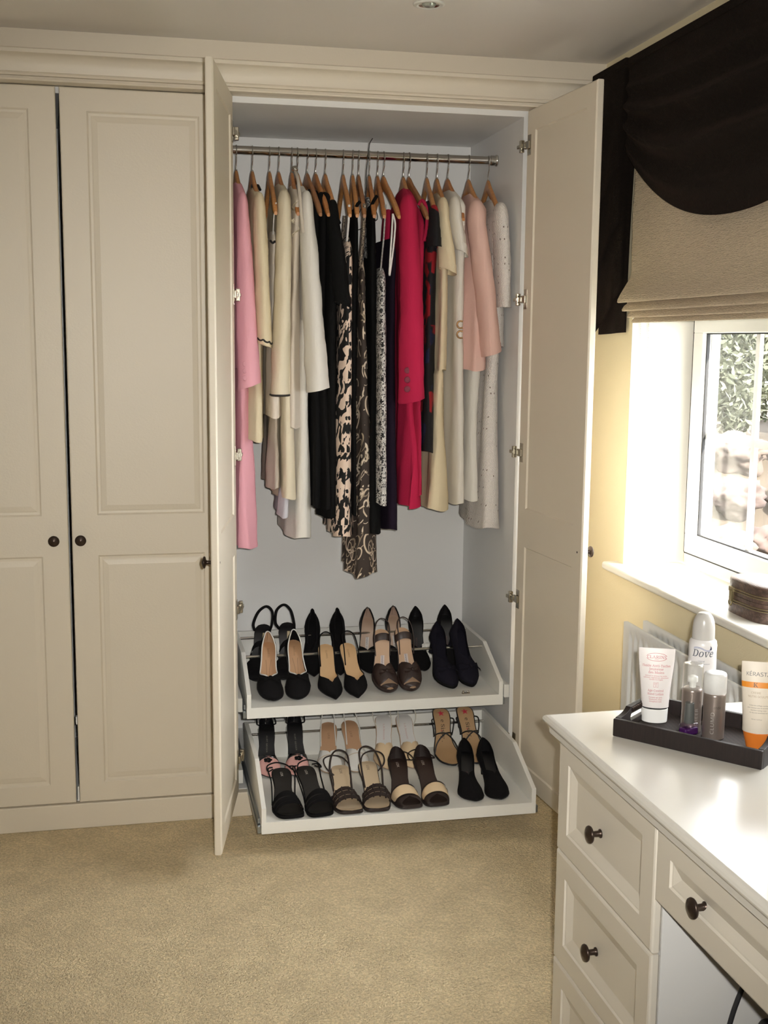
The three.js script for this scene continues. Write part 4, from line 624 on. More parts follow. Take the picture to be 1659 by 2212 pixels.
// ------------------------------------------------------------------ window
{
  const XW = 1.378, w = new THREE.Group(); w.name = 'window_1'; w.userData = { kind: 'structure', label: 'white window with glazing bars set in a deep reveal', category: 'window' }; scene.add(w);
  const z0 = WZ0 + 0.001, z1 = WZ1 - 0.001, y0 = 0.8495, y1 = WY1 - 0.001, d = 0.06;
  const fr = 0.035;
  mesh('frame', [bx(XW, XW + d, y0, y0 + fr, z0, z1, 0.003), bx(XW, XW + d, y1 - fr, y1, z0, z1, 0.003), bx(XW, XW + d, y0 + fr, y1 - fr, z0, z0 + 0.024, 0.003), bx(XW, XW + d, y0 + fr, y1 - fr, z1 - 0.024, z1, 0.003)], M.upvc, w);
  const sashes = [[z0 + 0.027, 0.985], [1.012, z1 - 0.027]];
  mesh('mullion', bx(XW, XW + d, y0 + fr, y1 - fr, 0.988, 1.009, 0.003), M.upvc, w);
  for (const [a, b] of sashes) {
    const sy0 = y0 + fr + 0.0025, sy1 = y1 - fr - 0.0025, f = 0.06, X = XW - 0.014;
    const s = mesh('sash', [bx(X, X + 0.06, sy0, sy0 + f, a, b, 0.004), bx(X, X + 0.06, sy1 - f, sy1, a, b, 0.004), bx(X, X + 0.06, sy0 + f - 0.002, sy1 - f + 0.002, a, a + f, 0.004), bx(X, X + 0.06, sy0 + f - 0.002, sy1 - f + 0.002, b - f, b, 0.004)], M.upvc, w);
    const g0 = a + f, g1 = b - f, h0 = sy0 + f, h1 = sy1 - f, gx = X + 0.016;
    mesh('gasket', [bx(gx - 0.003, gx + 0.006, h0 - 0.001, h0 + 0.004, g0, g1), bx(gx - 0.003, gx + 0.006, h1 - 0.004, h1 + 0.001, g0, g1), bx(gx - 0.003, gx + 0.006, h0, h1, g0 - 0.001, g0 + 0.005), bx(gx - 0.003, gx + 0.006, h0, h1, g1 - 0.005, g1 + 0.001)], M.rubber, s);
    mesh('seal', [bx(X + 0.001, X + 0.013, sy0, sy1, a - 0.0035, a), bx(X + 0.001, X + 0.013, sy0 - 0.003, sy0, a, b), bx(X + 0.001, X + 0.013, sy0, sy1, b, b + 0.0035)], M.rubber, s);
    mesh('pane', new THREE.PlaneGeometry(g1 - g0, h1 - h0).rotateY(-Math.PI / 2).translate(gx + 0.003, (h0 + h1) / 2, (g0 + g1) / 2), M.glass, s);
    const bars = [bx(gx + 0.0088, gx + 0.0182, (h0 + h1) / 2 - 0.011, (h0 + h1) / 2 + 0.011, g0, g1)]; for (const q of [0.5]) bars.push(bx(gx + 0.008, gx + 0.019, h0, h1, lerp(g0, g1, q) - 0.011, lerp(g0, g1, q) + 0.011));
    bars.push(bx(gx + 0.012, gx + 0.016, h0, h1, g0 + 0.0, g0 + 0.006), bx(gx + 0.012, gx + 0.016, h0, h1, g1 - 0.006, g1));
    mesh('glazing_bar', bars, M.upvc, s);
  }
}
// ------------------------------------------------------------------ garden outside
const leafMats = [RGB(0.035, 0.055, 0.022), RGB(0.055, 0.075, 0.034), RGB(0.075, 0.085, 0.052)].map((c) => phys(c, { roughness: 0.8, transmission: 0.25, thickness: 0 }));
struct('ground', bx(1.5, 14, -0.6, -0.4, -16, 6), mat(RGB(0.05, 0.065, 0.03), { roughness: 1 }), 'grass outside the window', 'ground');
function shrub(label, x, y, z, rx, ry, rz, n, size, k, seed) {
  const r = rng(seed), o = thing('garden_shrub', label, 'shrub', [x, y, z], 0, 'garden shrubs outside the window'), g = new GB();
  for (let i = 0; i < n; i++) {
    const th = r() * 6.283, ph = Math.acos(2 * r() - 1), q = Math.cbrt(0.25 + 0.75 * r()); const c = [rx * q * Math.sin(ph) * Math.cos(th), ry + ry * q * Math.cos(ph), rz * q * Math.sin(ph) * Math.sin(th)];
    const a = V(r() - 0.5, r() - 0.35, r() - 0.5).normalize().multiplyScalar(size * (0.6 + r())), b = V(r() - 0.5, r() - 0.5, r() - 0.5).cross(a).normalize().multiplyScalar(size * 0.22);
    const P = V(...c); const A = P.clone().add(a), L = P.clone().addScaledVector(a, 0.45).add(b), R = P.clone().addScaledVector(a, 0.45).sub(b), f = (v) => [v.x, v.y, v.z];
    g.tri(f(P), f(R), f(A)).tri(f(P), f(A), f(L));
  }
  const fo = mesh('foliage', g.build(), leafMats[k], o); fo.userData.kind = 'stuff';
  const st = []; for (let i = 0; i < 7; i++) { const a = r() * 6.28, e = 0.7 * r() + 0.3; st.push(tube([V(0.05 * Math.cos(a), 0, 0.05 * Math.sin(a)), V(0.3 * rx * e * Math.cos(a), ry * 0.8, 0.3 * rz * e * Math.sin(a)), V(0.6 * rx * e * Math.cos(a + 0.3), ry * 1.6, 0.6 * rz * e * Math.sin(a + 0.3))], 0.02, 10, 5)); }
  mesh('stems', st, mat(RGB(0.3, 0.24, 0.16), { roughness: 1 }), o).userData.kind = 'stuff';
}
shrub('tall pale feathery shrub beyond the window, in front of the hedge', 3.95, 0.55, -4.95, 0.85, 1.35, 0.6, 15000, 0.075, 2, 21);
shrub('dense green hedge shrub behind the feathery shrub', 4.9, 0.35, -6.9, 1.6, 1.9, 1.0, 12000, 0.12, 0, 22);
shrub('bushy green shrub beside the feathery shrub', 5.75, 0.55, -4.95, 0.9, 1.3, 0.6, 7000, 0.1, 1, 23);
shrub('low green plant growing at the foot of the rockery', 2.85, -0.36, -2.3, 0.3, 0.24, 0.2, 1600, 0.08, 1, 24);
shrub('small leafy plant beside the low green plant', 3.55, -0.36, -2.3, 0.3, 0.24, 0.2, 1600, 0.08, 0, 25);
{
  const r = rng(77), stones = [RGB(0.062, 0.043, 0.037), RGB(0.07, 0.054, 0.046), RGB(0.05, 0.036, 0.033)].map((c) => mat(c, { roughness: 1 }));
  let k = 0;
  const rowName = ['lowest', 'second lowest', 'second highest', 'top'];
  for (let row = 0; row < 4; row++) for (let q = 0; q < 5; q++) {
    const z = -2.72 - row * 0.43, x = 2.55 + q * 0.5 + row * 0.06 + (row % 2) * 0.2, y = -0.06 + row * 0.28;
    const g = mergeVertices(new THREE.IcosahedronGeometry(0.2, 7).deleteAttribute('normal').deleteAttribute('uv')), p = g.attributes.position; for (let i = 0; i < p.count; i++) { const n = 0.95 + 0.5 * N2(p.getX(i) * 5 + k, p.getY(i) * 5, p.getZ(i) * 5 + k) + 0.26 * N2(p.getX(i) * 15 + k, p.getY(i) * 19, p.getZ(i) * 15) + 0.1 * N2(p.getX(i) * 40, p.getY(i) * 44 + k, p.getZ(i) * 40); p.setXYZ(i, p.getX(i) * n * 1.1, p.getY(i) * n * 0.72, p.getZ(i) * n * 0.95); } g.computeVertexNormals();
    g.setAttribute('uv', new THREE.Float32BufferAttribute(new Float32Array(p.count * 2), 2));
    const m = solo('rockery_stone', `rough pinkish brown stone in the ${rowName[row]} row of the garden rockery`, 'stone', g, stones[(k * 2 + row) % 3], 'rockery stones'); m.position.set(x, y, z); m.rotation.y = r() * 0.6; k++;
  }
}
struct('garden_bank', new GB().quad([1.6, -0.4, -2.4], [7, -0.4, -2.4], [7, 0.8, -4.25], [1.6, 0.8, -4.25]).quad([1.6, 0.8, -4.25], [7, 0.8, -4.25], [8, 0.82, -12], [1.6, 0.82, -12]).build(), mat(RGB(0.05, 0.04, 0.03), { roughness: 1 }), 'earth bank behind the rockery', 'ground');

// ------------------------------------------------------------------ blind, swag and tail
const linenBump = dataTex(512, 512, (u, v, i, j) => { const a = 128 + 60 * N2(i * 0.05, j * 0.32, 1) + 45 * N2(i * 0.4, j * 0.4, 4) + 35 * N2(i * 0.02, j * 0.12, 8); return [a, a, a]; }, { srgb: false, rep: [3, 3] });
const linenMap = dataTex(512, 512, (u, v, i, j) => { const n = 1 + 0.07 * N2(i * 0.06, j * 0.5, 2) + 0.05 * N2(i * 0.5, j * 0.5, 3); return [208 * n, 191 * n, 164 * n]; }, { rep: [3, 3] });
M.linen = phys(RGB(1, 1, 1), { map: linenMap, bumpMap: linenBump, bumpScale: 0.006, roughness: 0.95, transmission: 0.08, thickness: 0 });
const velvetBump = dataTex(256, 256, (u, v, i, j) => { const a = 128 + 80 * N2(i * 0.3, j * 0.3, 1); return [a, a, a]; }, { srgb: false, rep: [6, 6] });
M.velvet = phys(RGB(0.014, 0.0095, 0.007), { roughness: 1, specularIntensity: 0.3, sheen: 0.32, sheenRoughness: 0.45, sheenColor: RGB(0.14, 0.085, 0.06), bumpMap: velvetBump, bumpScale: 0.002 });
{
  const o = thing('roman_blind', 'cream textured roman blind pulled halfway up the window', 'blind', [1.14, 1.59, 0.995]);
  const ZA = 0.345, ZB2 = 1.70, cz = 0.995;
  const sheet = (name, prof, za, zb, wr) => { const rows = prof.map(([x, y], i) => Array.from({ length: 40 }, (_, j) => { const z = lerp(za, zb, j / 39); const wv = wr * (N2(z * 7, y * 22, 3) + 0.5 * N2(z * 3, y * 40, 6)); return V(x - 1.14 + wv, y - 1.59, z - cz); })); mesh(name, grid(rows), M.linen, o); };
  const front = []; for (let i = 0; i <= 26; i++) front.push([1.135, lerp(2.30, 1.735, i / 26)]); front.push([1.128, 1.715], [1.116, 1.695], [1.104, 1.674], [1.096, 1.656], [1.0955, 1.6485], [1.1, 1.6465], [1.118, 1.652], [1.14, 1.66]);
  sheet('face', front, ZA, ZB2, 0.004);
  sheet('fold', [[1.142, 1.66], [1.13, 1.65], [1.114, 1.638], [1.107, 1.627], [1.1085, 1.6225], [1.116, 1.622], [1.14, 1.634]], ZA + 0.008, ZB2 - 0.004, 0.002);
  sheet('fold', [[1.146, 1.64], [1.136, 1.63], [1.124, 1.617], [1.118, 1.607], [1.1195, 1.6035], [1.126, 1.603], [1.146, 1.612]], ZA + 0.022, ZB2 - 0.004, 0.002);
  sheet('fold', [[1.152, 1.62], [1.144, 1.612], [1.132, 1.6], [1.127, 1.592], [1.129, 1.5885], [1.136, 1.589], [1.155, 1.595]], ZA + 0.035, ZB2 - 0.004, 0.002);
  mesh('headrail', bx(1.137 - 1.14, 1.172 - 1.14, 2.27 - 1.59, 2.31 - 1.59, ZA - cz, ZB2 - cz, 0.003), M.upvc, o);
}
{
  const o = thing('swag_pelmet', 'dark brown velvet swag draped across the top of the window', 'curtain', [1.12, 1.84, 1.0]);
  const rows = [], ZA = 0.315, ZE = 1.685; const R = 46, Cc = 60;
  for (const back of [0, 1]) {
    const rr = [];
    for (let i = 0; i <= R; i++) {
      const v = i / R, row = [];
      for (let j = 0; j <= Cc; j++) {
        const u = j / Cc, c = 1 - Math.pow(Math.abs(2 * u - 1), 2.1);
        const drop = v * 0.265 + Math.pow(v, 1.35) * 0.24 * c;
        const folds = v > 0.2 ? sstep(v, 0.2, 0.4) * (1 - sstep(v, 0.8, 0.98)) * (0.35 + 0.65 * c) : 0;
        const x = 1.118 - 0.022 * c * Math.sin(Math.min(1, v * 1.2) * Math.PI * 0.6) - 0.045 * folds * Math.pow(0.5 + 0.5 * Math.sin(v * 30 - 1.2 * Math.abs(2 * u - 1)), 1.6);
        row.push(V(x - 1.12 + (back ? 0.006 : 0), 2.345 - drop - 1.84, lerp(ZA, ZE, u) - 1.0));
      }
      rr.push(row);
    }
    rows.push(grid(rr));
  }
  mesh('swag', rows, M.velvet, o);
  mesh('pelmet_board', bx(-0.008, 0.052, 0.482, 0.504, -0.72, 0.69), M.velvet, o);
}
{
  const o = thing('curtain_tail', 'dark brown velvet tail hanging in pleats beside the blind', 'curtain', [1.13, 1.55, 0.2]);
  // each pleat: [z0, z1, x offset, bottom at z0, bottom at z1]
  const pleats = [[-0.135, 0.085, 0.03, 0.006, 0.012], [-0.135, 0.08, 0.012, 0.008, 0.14], [-0.135, 0.082, -0.004, 0.18, 0.34], [-0.13, 0.105, -0.018, 0.36, 0.5]];
  for (const [a, b, x, ya, yb] of pleats) {
    const f = (dx) => grid(Array.from({ length: 22 }, (_, i) => Array.from({ length: 18 }, (_, j) => { const u = j / 17, q = i / 21, z = lerp(a, b, u), yb2 = lerp(ya, yb, u), y = lerp(0.79, yb2, q); const nar = z > 0 ? 1 - 0.3 * q : 1; return V(x + dx - 0.007 * Math.sin(u * Math.PI) + 0.004 * Math.sin(u * 8 + q * 5) * q - 0.0 , y, z * nar - 0.006 * q); })));
    mesh('pleat', [f(0), f(0.005)], M.velvet, o);
  }
  mesh('top_return', bx(-0.026, 0.043, 0.775, 0.797, -0.134, 0.118, 0.004), M.velvet, o);
}
{ // bead chain of the blind
  const o = thing('blind_chain', 'white bead chain hanging in the window reveal from the blind', 'chain', [1.2, 1.25, 0.285]); const g = [];
  for (const dx of [0, 0.026]) { for (let i = 0; i < 52; i++) g.push(new THREE.SphereGeometry(0.0024, 6, 5).translate(dx, 0.01 + i * 0.0068, 0)); }
  mesh('beads', g, M.upvc, o).userData.kind = 'stuff'; mesh('cord', [tube([V(0, 0.37, 0), V(0, 0.03, 0), V(0.013, 0, 0), V(0.026, 0.03, 0), V(0.026, 0.37, 0)], 0.0008, 40, 5)], M.upvc, o);
}
// ------------------------------------------------------------------ radiator under the sill
{
  const o = thing('radiator', 'white double panel radiator below the window sill', 'radiator', [1.12, 0.12, 1.05]);
  const panel = (x, s) => { const rows = []; const n = 240; for (const [y, k] of [[0, 0], [0.0, 1], [0.02, 1], [0.04, 1], [0.57, 1], [0.59, 1], [0.61, 1], [0.61, 0]]) { const r = []; for (let j = 0; j <= n; j++) { const z = lerp(-0.52, 0.55, j / n), q = ((z + 0.52) / 0.0365) % 1; const rib = y > 0.03 && y < 0.58 && z > -0.49 && z < 0.52 ? 0.007 * sstep(Math.abs(q - 0.5), 0.12, 0.3) : 0.006; r.push(V(x + s * (k ? 0.006 + rib : 0), y, z)); } rows.push(r); } return grid(rows); };
  mesh('panel', panel(-0.034, -1), M.radiator, o); mesh('panel', panel(0.026, -1), M.radiator, o);
  mesh('convector', Array.from({ length: 26 }, (_, i) => bx(-0.034, 0.02, 0.05, 0.57, -0.5 + i * 0.04, -0.4985 + i * 0.04)), M.radiator, o);
  mesh('bleed_valve', new THREE.CylinderGeometry(0.012, 0.012, 0.03, 16).rotateX(Math.PI / 2).translate(-0.004, 0.575, -0.49), M.radiator, o);
  mesh('bracket', bx(0.03, 0.053, 0.1, 0.5, -0.3, -0.27), M.radiator, o);
}
// ------------------------------------------------------------------ recessed ceiling downlight (switched off)
{
  const o = thing('downlight', 'small recessed ceiling downlight with a bare unlit bulb', 'light', [0.47, 2.3992, 0.512]);
  mesh('bezel', lathe([[0.027, 0.0008], [0.028, -0.0035], [0.037, -0.004], [0.041, -0.002], [0.0415, 0.0006]], 40), M.white, o);
  mesh('reflector', lathe([[0.0272, -0.002], [0.022, 0.018], [0.012, 0.03], [0, 0.033]].map(([a, b]) => [a, Math.min(b, 0.0) - 0.0008]), 40), M.chrome, o);
  mesh('bulb', lathe([[0, -0.009], [0.008, -0.0085], [0.015, -0.006], [0.019, -0.001]], 30), phys(RGB(0.5, 0.55, 0.5), { roughness: 0.1, metalness: 0.6 }), o);
}
// ------------------------------------------------------------------ dressing table
const DX = 0.575, DZ = 1.378;                                       // plane of the drawer fronts, far end of the pedestal
const dresser = thing('dressing_table', 'cream dressing table with panelled drawers and a glossy top', 'dressing table', [0.82, 0, 2.1], 0.02);
{
  const o = dresser, ox = -0.82, oz = -2.1;
  const B = (x0, x1, y0, y1, z0, z1, r) => bx(x0 + ox, x1 + ox, y0, y1, z0 + oz, z1 + oz, r);
  // worktop with an ogee edge along the front (-x) and the far end (-z)
  const prof = [[0.012, 0.75], [0.005, 0.7485], [0.001, 0.745], [0, 0.74], [0.0015, 0.7345], [0.006, 0.73], [0.011, 0.7275], [0.0125, 0.7225], [0.012, 0.716], [0.016, 0.7125]];
  const X0 = 0.545, X9 = 1.062, Z0 = 1.352, Z9 = 2.87, g = new GB();
  for (let i = 0; i < prof.length - 1; i++) { const [a, ya] = prof[i], [b, yb] = prof[i + 1];
    const P = (d, y, xf, zf) => [(xf ? X0 + d : X9) + ox, y, (zf ? Z0 + d : Z9) + oz];
    g.quad(P(a, ya, 1, 1), P(b, yb, 1, 1), P(b, yb, 1, 0), P(a, ya, 1, 0)); g.quad(P(a, ya, 0, 1), P(b, yb, 0, 1), P(b, yb, 1, 1), P(a, ya, 1, 1)); }
  const top = toCreasedNormals(g.build(), 0.7);
  mesh('worktop', [top, B(X0 + 0.0119, X9, 0.7125, 0.75, Z0 + 0.0119, Z9)], M.deskTop, o);
  // left pedestal carcass
  const ped = (z0, z1) => [B(DX + 0.021, X9 - 0.03, 0.0, 0.712, z0, z0 + 0.018), B(DX + 0.021, X9 - 0.03, 0.0, 0.712, z1 - 0.018, z1), B(X9 - 0.04, X9 - 0.03, 0.0, 0.712, z0, z1), B(DX + 0.021, X9 - 0.03, 0.69, 0.712, z0, z1), B(DX + 0.03, X9 - 0.03, 0.0, 0.06, z0, z1)];
  mesh('pedestal', ped(DZ + 0.004, 1.828), M.inside, o); mesh('pedestal', ped(2.36, 2.83), M.inside, o);
  mesh('back_panel', B(X9 - 0.045, X9 - 0.03, 0.25, 0.712, 1.83, 2.36), M.inside, o);
  const drawerProf = [[0, 0], [0.003, -0.0035], [0.006, -0.004], [0.026, -0.011], [0.0275, -0.0112]];
  const front = (z0, z1, y0, y1) => { // local: x -> world +z reversed so the face looks toward -x
    const w = z1 - z0, h = y1 - y0, m = 0.052; const gg = panelled(w, h, 0.02, [[m, w - m, m * 0.9, h - m * 0.9]], drawerProf, [], [], 0.005);
    const d = mesh('drawer', gg, M.desk, o); d.rotation.y = -Math.PI / 2; d.position.set(DX + ox, y0, z0 + oz); return [d, w, h]; };
  for (const [y0, y1] of [[0.462, 0.7085], [0.2155, 0.4585], [0.015, 0.212]]) { const [d, w, h] = front(DZ, 1.831, y0, y1); const k = mesh('knob', knobGeo.clone().scale(1.05, 1.05, 1.1), M.bronze, d); k.position.set(w * 0.44, h * 0.46, -0.011); k.userData.label = 'dark bronze round knob'; }
  { const [d, w, h] = front(1.8345, 2.356, 0.565, 0.7085); const k = mesh('knob', knobGeo.clone().scale(1.05, 1.05, 1.1), M.bronze, d); k.position.set(0.156, h * 0.44, -0.011); k.userData.label = 'dark bronze round knob'; }
  for (const [y0, y1] of [[0.462, 0.7085], [0.2155, 0.4585], [0.015, 0.212]]) { const [d, w, h] = front(2.36, 2.832, y0, y1); const k = mesh('knob', knobGeo, M.bronze, d); k.position.set(w * 0.5, h * 0.46, -0.011); }
  mesh('drawer_box', B(DX + 0.0205, X9 - 0.06, 0.585, 0.69, 1.85, 2.34), M.inside, o);
}
solo('power_cable', 'black cable hanging under the dressing table', 'cable', tube([V(0.96, 0.56, 1.85), V(0.85, 0.53, 1.852), V(0.765, 0.45, 1.856), V(0.735, 0.385, 1.86), V(0.718, 0.33, 1.86), V(0.702, 0.22, 1.858), V(0.698, 0.06, 1.858), V(0.72, 0.006, 1.875), V(0.85, 0.0055, 1.9)], 0.0045, 60, 8), M.rubber);
{
  const o = thing('vanity_stool', 'black upholstered stool tucked under the dressing table', 'stool', [0.892, 0, 2.05]);
  mesh('seat', new RoundedBoxGeometry(0.3, 0.09, 0.3, 3, 0.015).translate(0, 0.317, 0), M.black, o);
  for (const [a, b] of [[-1, -1], [-1, 1], [1, -1], [1, 1]]) mesh('leg', new THREE.CylinderGeometry(0.014, 0.011, 0.273, 14).translate(a * 0.125, 0.1365, b * 0.125), M.black, o);
}
// ------------------------------------------------------------------ tray with toiletries
const TA = Math.atan2(0.816 - 0.62, 1.75 - 1.519);                  // direction of the tray's long side from +z
const wenge = mat(RGB(0.75, 0.72, 0.72), { roughness: 0.55, map: dataTex(256, 256, (u, v, i, j) => { const n = 1 + 0.35 * N2(i * 0.4, j * 0.02, 1) + 0.2 * N2(i * 0.9, j * 0.05, 4); return [34 * n, 24 * n, 22 * n]; }, { rep: [5, 5] }) });
const trayO = thing('serving_tray', 'dark wooden tray with handle slots on the dressing table', 'tray', [0.62, 0.7505, 1.519], TA);
{ // local: z along the long side, x across toward the wall
  const Lz = 0.302, Wx = 0.2, t = 0.011, h = 0.036, o = trayO;
  mesh('bottom', bx(0.002, Wx - 0.002, 0, 0.006, 0.002, Lz - 0.002, 0.001), mat(RGB(0.7, 0.68, 0.68), { roughness: 0.85, map: dataTex(256, 256, (u, v, i, j) => { const w = ((i >> 3) + (j >> 3)) % 2 ? 1.25 : 0.8; const n = w * (1 + 0.3 * N2(i * 0.5, j * 0.5)); return [40 * n, 29 * n, 25 * n]; }, { rep: [5, 5] }) }), o);
  mesh('long_side', bx(0, t, 0, h, 0, Lz, 0.002), wenge, o); mesh('long_side', bx(Wx - t, Wx, 0, h, 0, Lz, 0.002), wenge, o);
  for (const z of [0, Lz - t]) {
    const s = new THREE.Shape(); s.moveTo(t, 0); s.lineTo(Wx - t, 0); s.lineTo(Wx - t, h); s.quadraticCurveTo(Wx * 0.78, h + 0.001, Wx * 0.72, h + 0.012); s.lineTo(Wx * 0.28, h + 0.012); s.quadraticCurveTo(Wx * 0.22, h + 0.001, t, h); s.closePath();
    const q = new THREE.Path(); q.moveTo(Wx * 0.3, 0.018); q.lineTo(Wx * 0.7, 0.018); q.quadraticCurveTo(Wx * 0.74, 0.026, Wx * 0.7, 0.034); q.lineTo(Wx * 0.3, 0.034); q.quadraticCurveTo(Wx * 0.26, 0.026, Wx * 0.3, 0.018); s.holes.push(q);
    const e = mesh('handle_end', prism(s, z, z + t, 0.0008), wenge, o);
    mesh('handle_binding', Array.from({ length: 20 }, (_, i) => new THREE.TorusGeometry(0.0072, 0.0009, 6, 16).rotateY(Math.PI / 2).translate(Wx * 0.32 + i * Wx * 0.36 / 19, 0.0412, z + t / 2)), M.bronze, e);
  }
}
function printTex(w, h, bg, draw) { return phys(RGB(1, 1, 1), { roughness: 0.32, map: canvasTex(w, h, (c, W, Hh) => { c.fillStyle = bg; c.fillRect(0, 0, W, Hh); draw(c, W, Hh); }, { wrap: false }) }); }
// squeeze tube standing on its cap: elliptical foot, flat crimp on top; front looks toward local +z, u = 0.5 at the front
function tubeBody(rx0, rz0, rx1, y0, y1, m, o) {
  const rows = [], n = 48; for (let i = 0; i <= 20; i++) { const q = i / 20, e = Math.pow(q, 1.3); rows.push(Array.from({ length: n + 1 }, (_, j) => { const a = -Math.PI / 2 - j / n * Math.PI * 2; const rx = lerp(rx0, rx1, sstep(q, 0, 1)), rz = lerp(rz0, 0.0016, e); return V(-rx * Math.cos(a + Math.PI), lerp(y1, y0, 1 - q) , rz * Math.sin(a)); })); }
  const g = grid(rows), u = g.attributes.uv, p = g.attributes.position; for (let i = 0; i < p.count; i++) { const j = i % (n + 1); u.setXY(i, j / n, (p.getY(i) - y0) / (y1 - y0)); } return mesh('body', g, m, o);
}
const EYEDIR = (x, z) => Math.atan2(EYE.x - x, EYE.z - z);
{ // hand cream tube
  const x = 0.735, z = 1.463, o = thing('hand_cream_tube', 'white hand cream tube with red lettering standing on its cap', 'tube', [x, 0.757, z], EYEDIR(x, z) + 0.05);
  o.scale.setScalar(1.06);
  const red = '#b5525c';
  const m = printTex(1024, 640, '#e6e0de', (c, W, Hh) => { const X = W * 0.5; c.textAlign = 'center'; c.fillStyle = red; c.strokeStyle = red; const sx = 1.0; c.save(); c.translate(X, 0); c.scale(1, 1); c.lineWidth = 4; c.beginPath(); c.ellipse(0, 92, 100, 42, 0, 0.25, Math.PI - 0.25); c.stroke(); c.beginPath(); c.ellipse(0, 92, 100, 42, 0, Math.PI + 0.25, -0.25); c.stroke(); c.font = '44px serif'; c.fillText('CLARINS', 0, 107); c.font = '13px serif'; c.fillText('PARIS', 0, 124);
    c.font = '34px serif'; c.fillText('Fluide Anti-Taches', 0, 196); c.fillText('Jeunesse', 0, 232); c.fillText('des Mains', 0, 268); c.font = '17px serif'; c.fillText('Prévient et atténue les taches', 0, 298); c.fillText('hydratant, régénérant, adoucissant', 0, 318); c.fillText('Fortifie les Ongles', 0, 338); c.lineWidth = 2; c.strokeRect(-24, 362, 48, 52); c.font = '20px serif'; c.fillText('SPF', 0, 385); c.fillText('15', 0, 406); c.font = '32px serif'; c.fillText('Age-Control', 0, 462); c.fillText('Hand Lotion', 0, 498); c.font = '18px serif'; c.fillText('Prevents age spots', 0, 530); c.fillText('Moisturises, firms', 0, 552); c.fillText('Strengthens nails', 0, 574); c.restore(); });
  tubeBody(0.0265, 0.0175, 0.0345, 0.0305, 0.145, m, o);
  const cap = mesh('cap', lathe([[0, 0.0], [0.0235, 0], [0.0245, 0.0015], [0.0255, 0.026], [0.0245, 0.0275], [0, 0.0275]], 40).scale(1, 1, 0.72), M.upvc, o);
  mesh('neck_ring', lathe([[0.022, 0.0275], [0.0225, 0.0275], [0.0225, 0.0305], [0.022, 0.0305]], 32).scale(1.08, 1, 0.74), M.rubber, o);
}
{ // deodorant can
  const x = 0.853, z = 1.432, o = thing('deodorant_can', 'white deodorant spray can with a grey domed cap', 'can', [x, 0.757, z], EYEDIR(x, z));
  const m = printTex(1024, 512, '#dad8d8', (c, W, Hh) => { c.save(); c.translate(W * 0.5, -44); c.scale(1.3, 0.78); c.textAlign = 'center'; c.fillStyle = '#39414f'; c.font = 'italic 84px serif'; c.fillText('Dove', 0, 192); c.strokeStyle = '#5b6aa0'; c.lineWidth = 3; for (const d of [0, 8]) { c.beginPath(); c.moveTo(-84, 118 + d); c.quadraticCurveTo(-30, 100 + d, 10, 124 + d); c.quadraticCurveTo(46, 142 + d, 72, 132 + d); c.stroke(); } c.fillStyle = '#232a48'; c.beginPath(); c.moveTo(62, 132); c.quadraticCurveTo(74, 118, 72, 96); c.quadraticCurveTo(88, 112, 84, 132); c.closePath(); c.fill(); c.fillStyle = '#7a7f8a'; c.font = '18px sans-serif'; c.fillText('original', -8, 236); c.font = '13px sans-serif'; c.fillText('anti-perspirant deodorant', -4, 258); c.restore(); });
  o.scale.setScalar(1.08);
  const prof = [[0, 0], [0.0245, 0], [0.0255, 0.003], [0.0262, 0.06], [0.0268, 0.1], [0.0262, 0.122], [0.0268, 0.138], [0.0255, 0.146], [0.0215, 0.15]];
  const g = lathe(prof, 56), u = g.attributes.uv, p = g.attributes.position; for (let i = 0; i < p.count; i++) u.setXY(i, u.getX(i), p.getY(i) / 0.15); mesh('body', g.rotateY(Math.PI), m, o);
  mesh('cap', lathe([[0.0212, 0.1495], [0.0215, 0.152], [0.0212, 0.17], [0.0198, 0.184], [0.0165, 0.193], [0.0125, 0.1985], [0.0105, 0.2005], [0, 0.2012]], 40), phys(RGB(0.50, 0.485, 0.46), { roughness: 0.28 }), o);
}
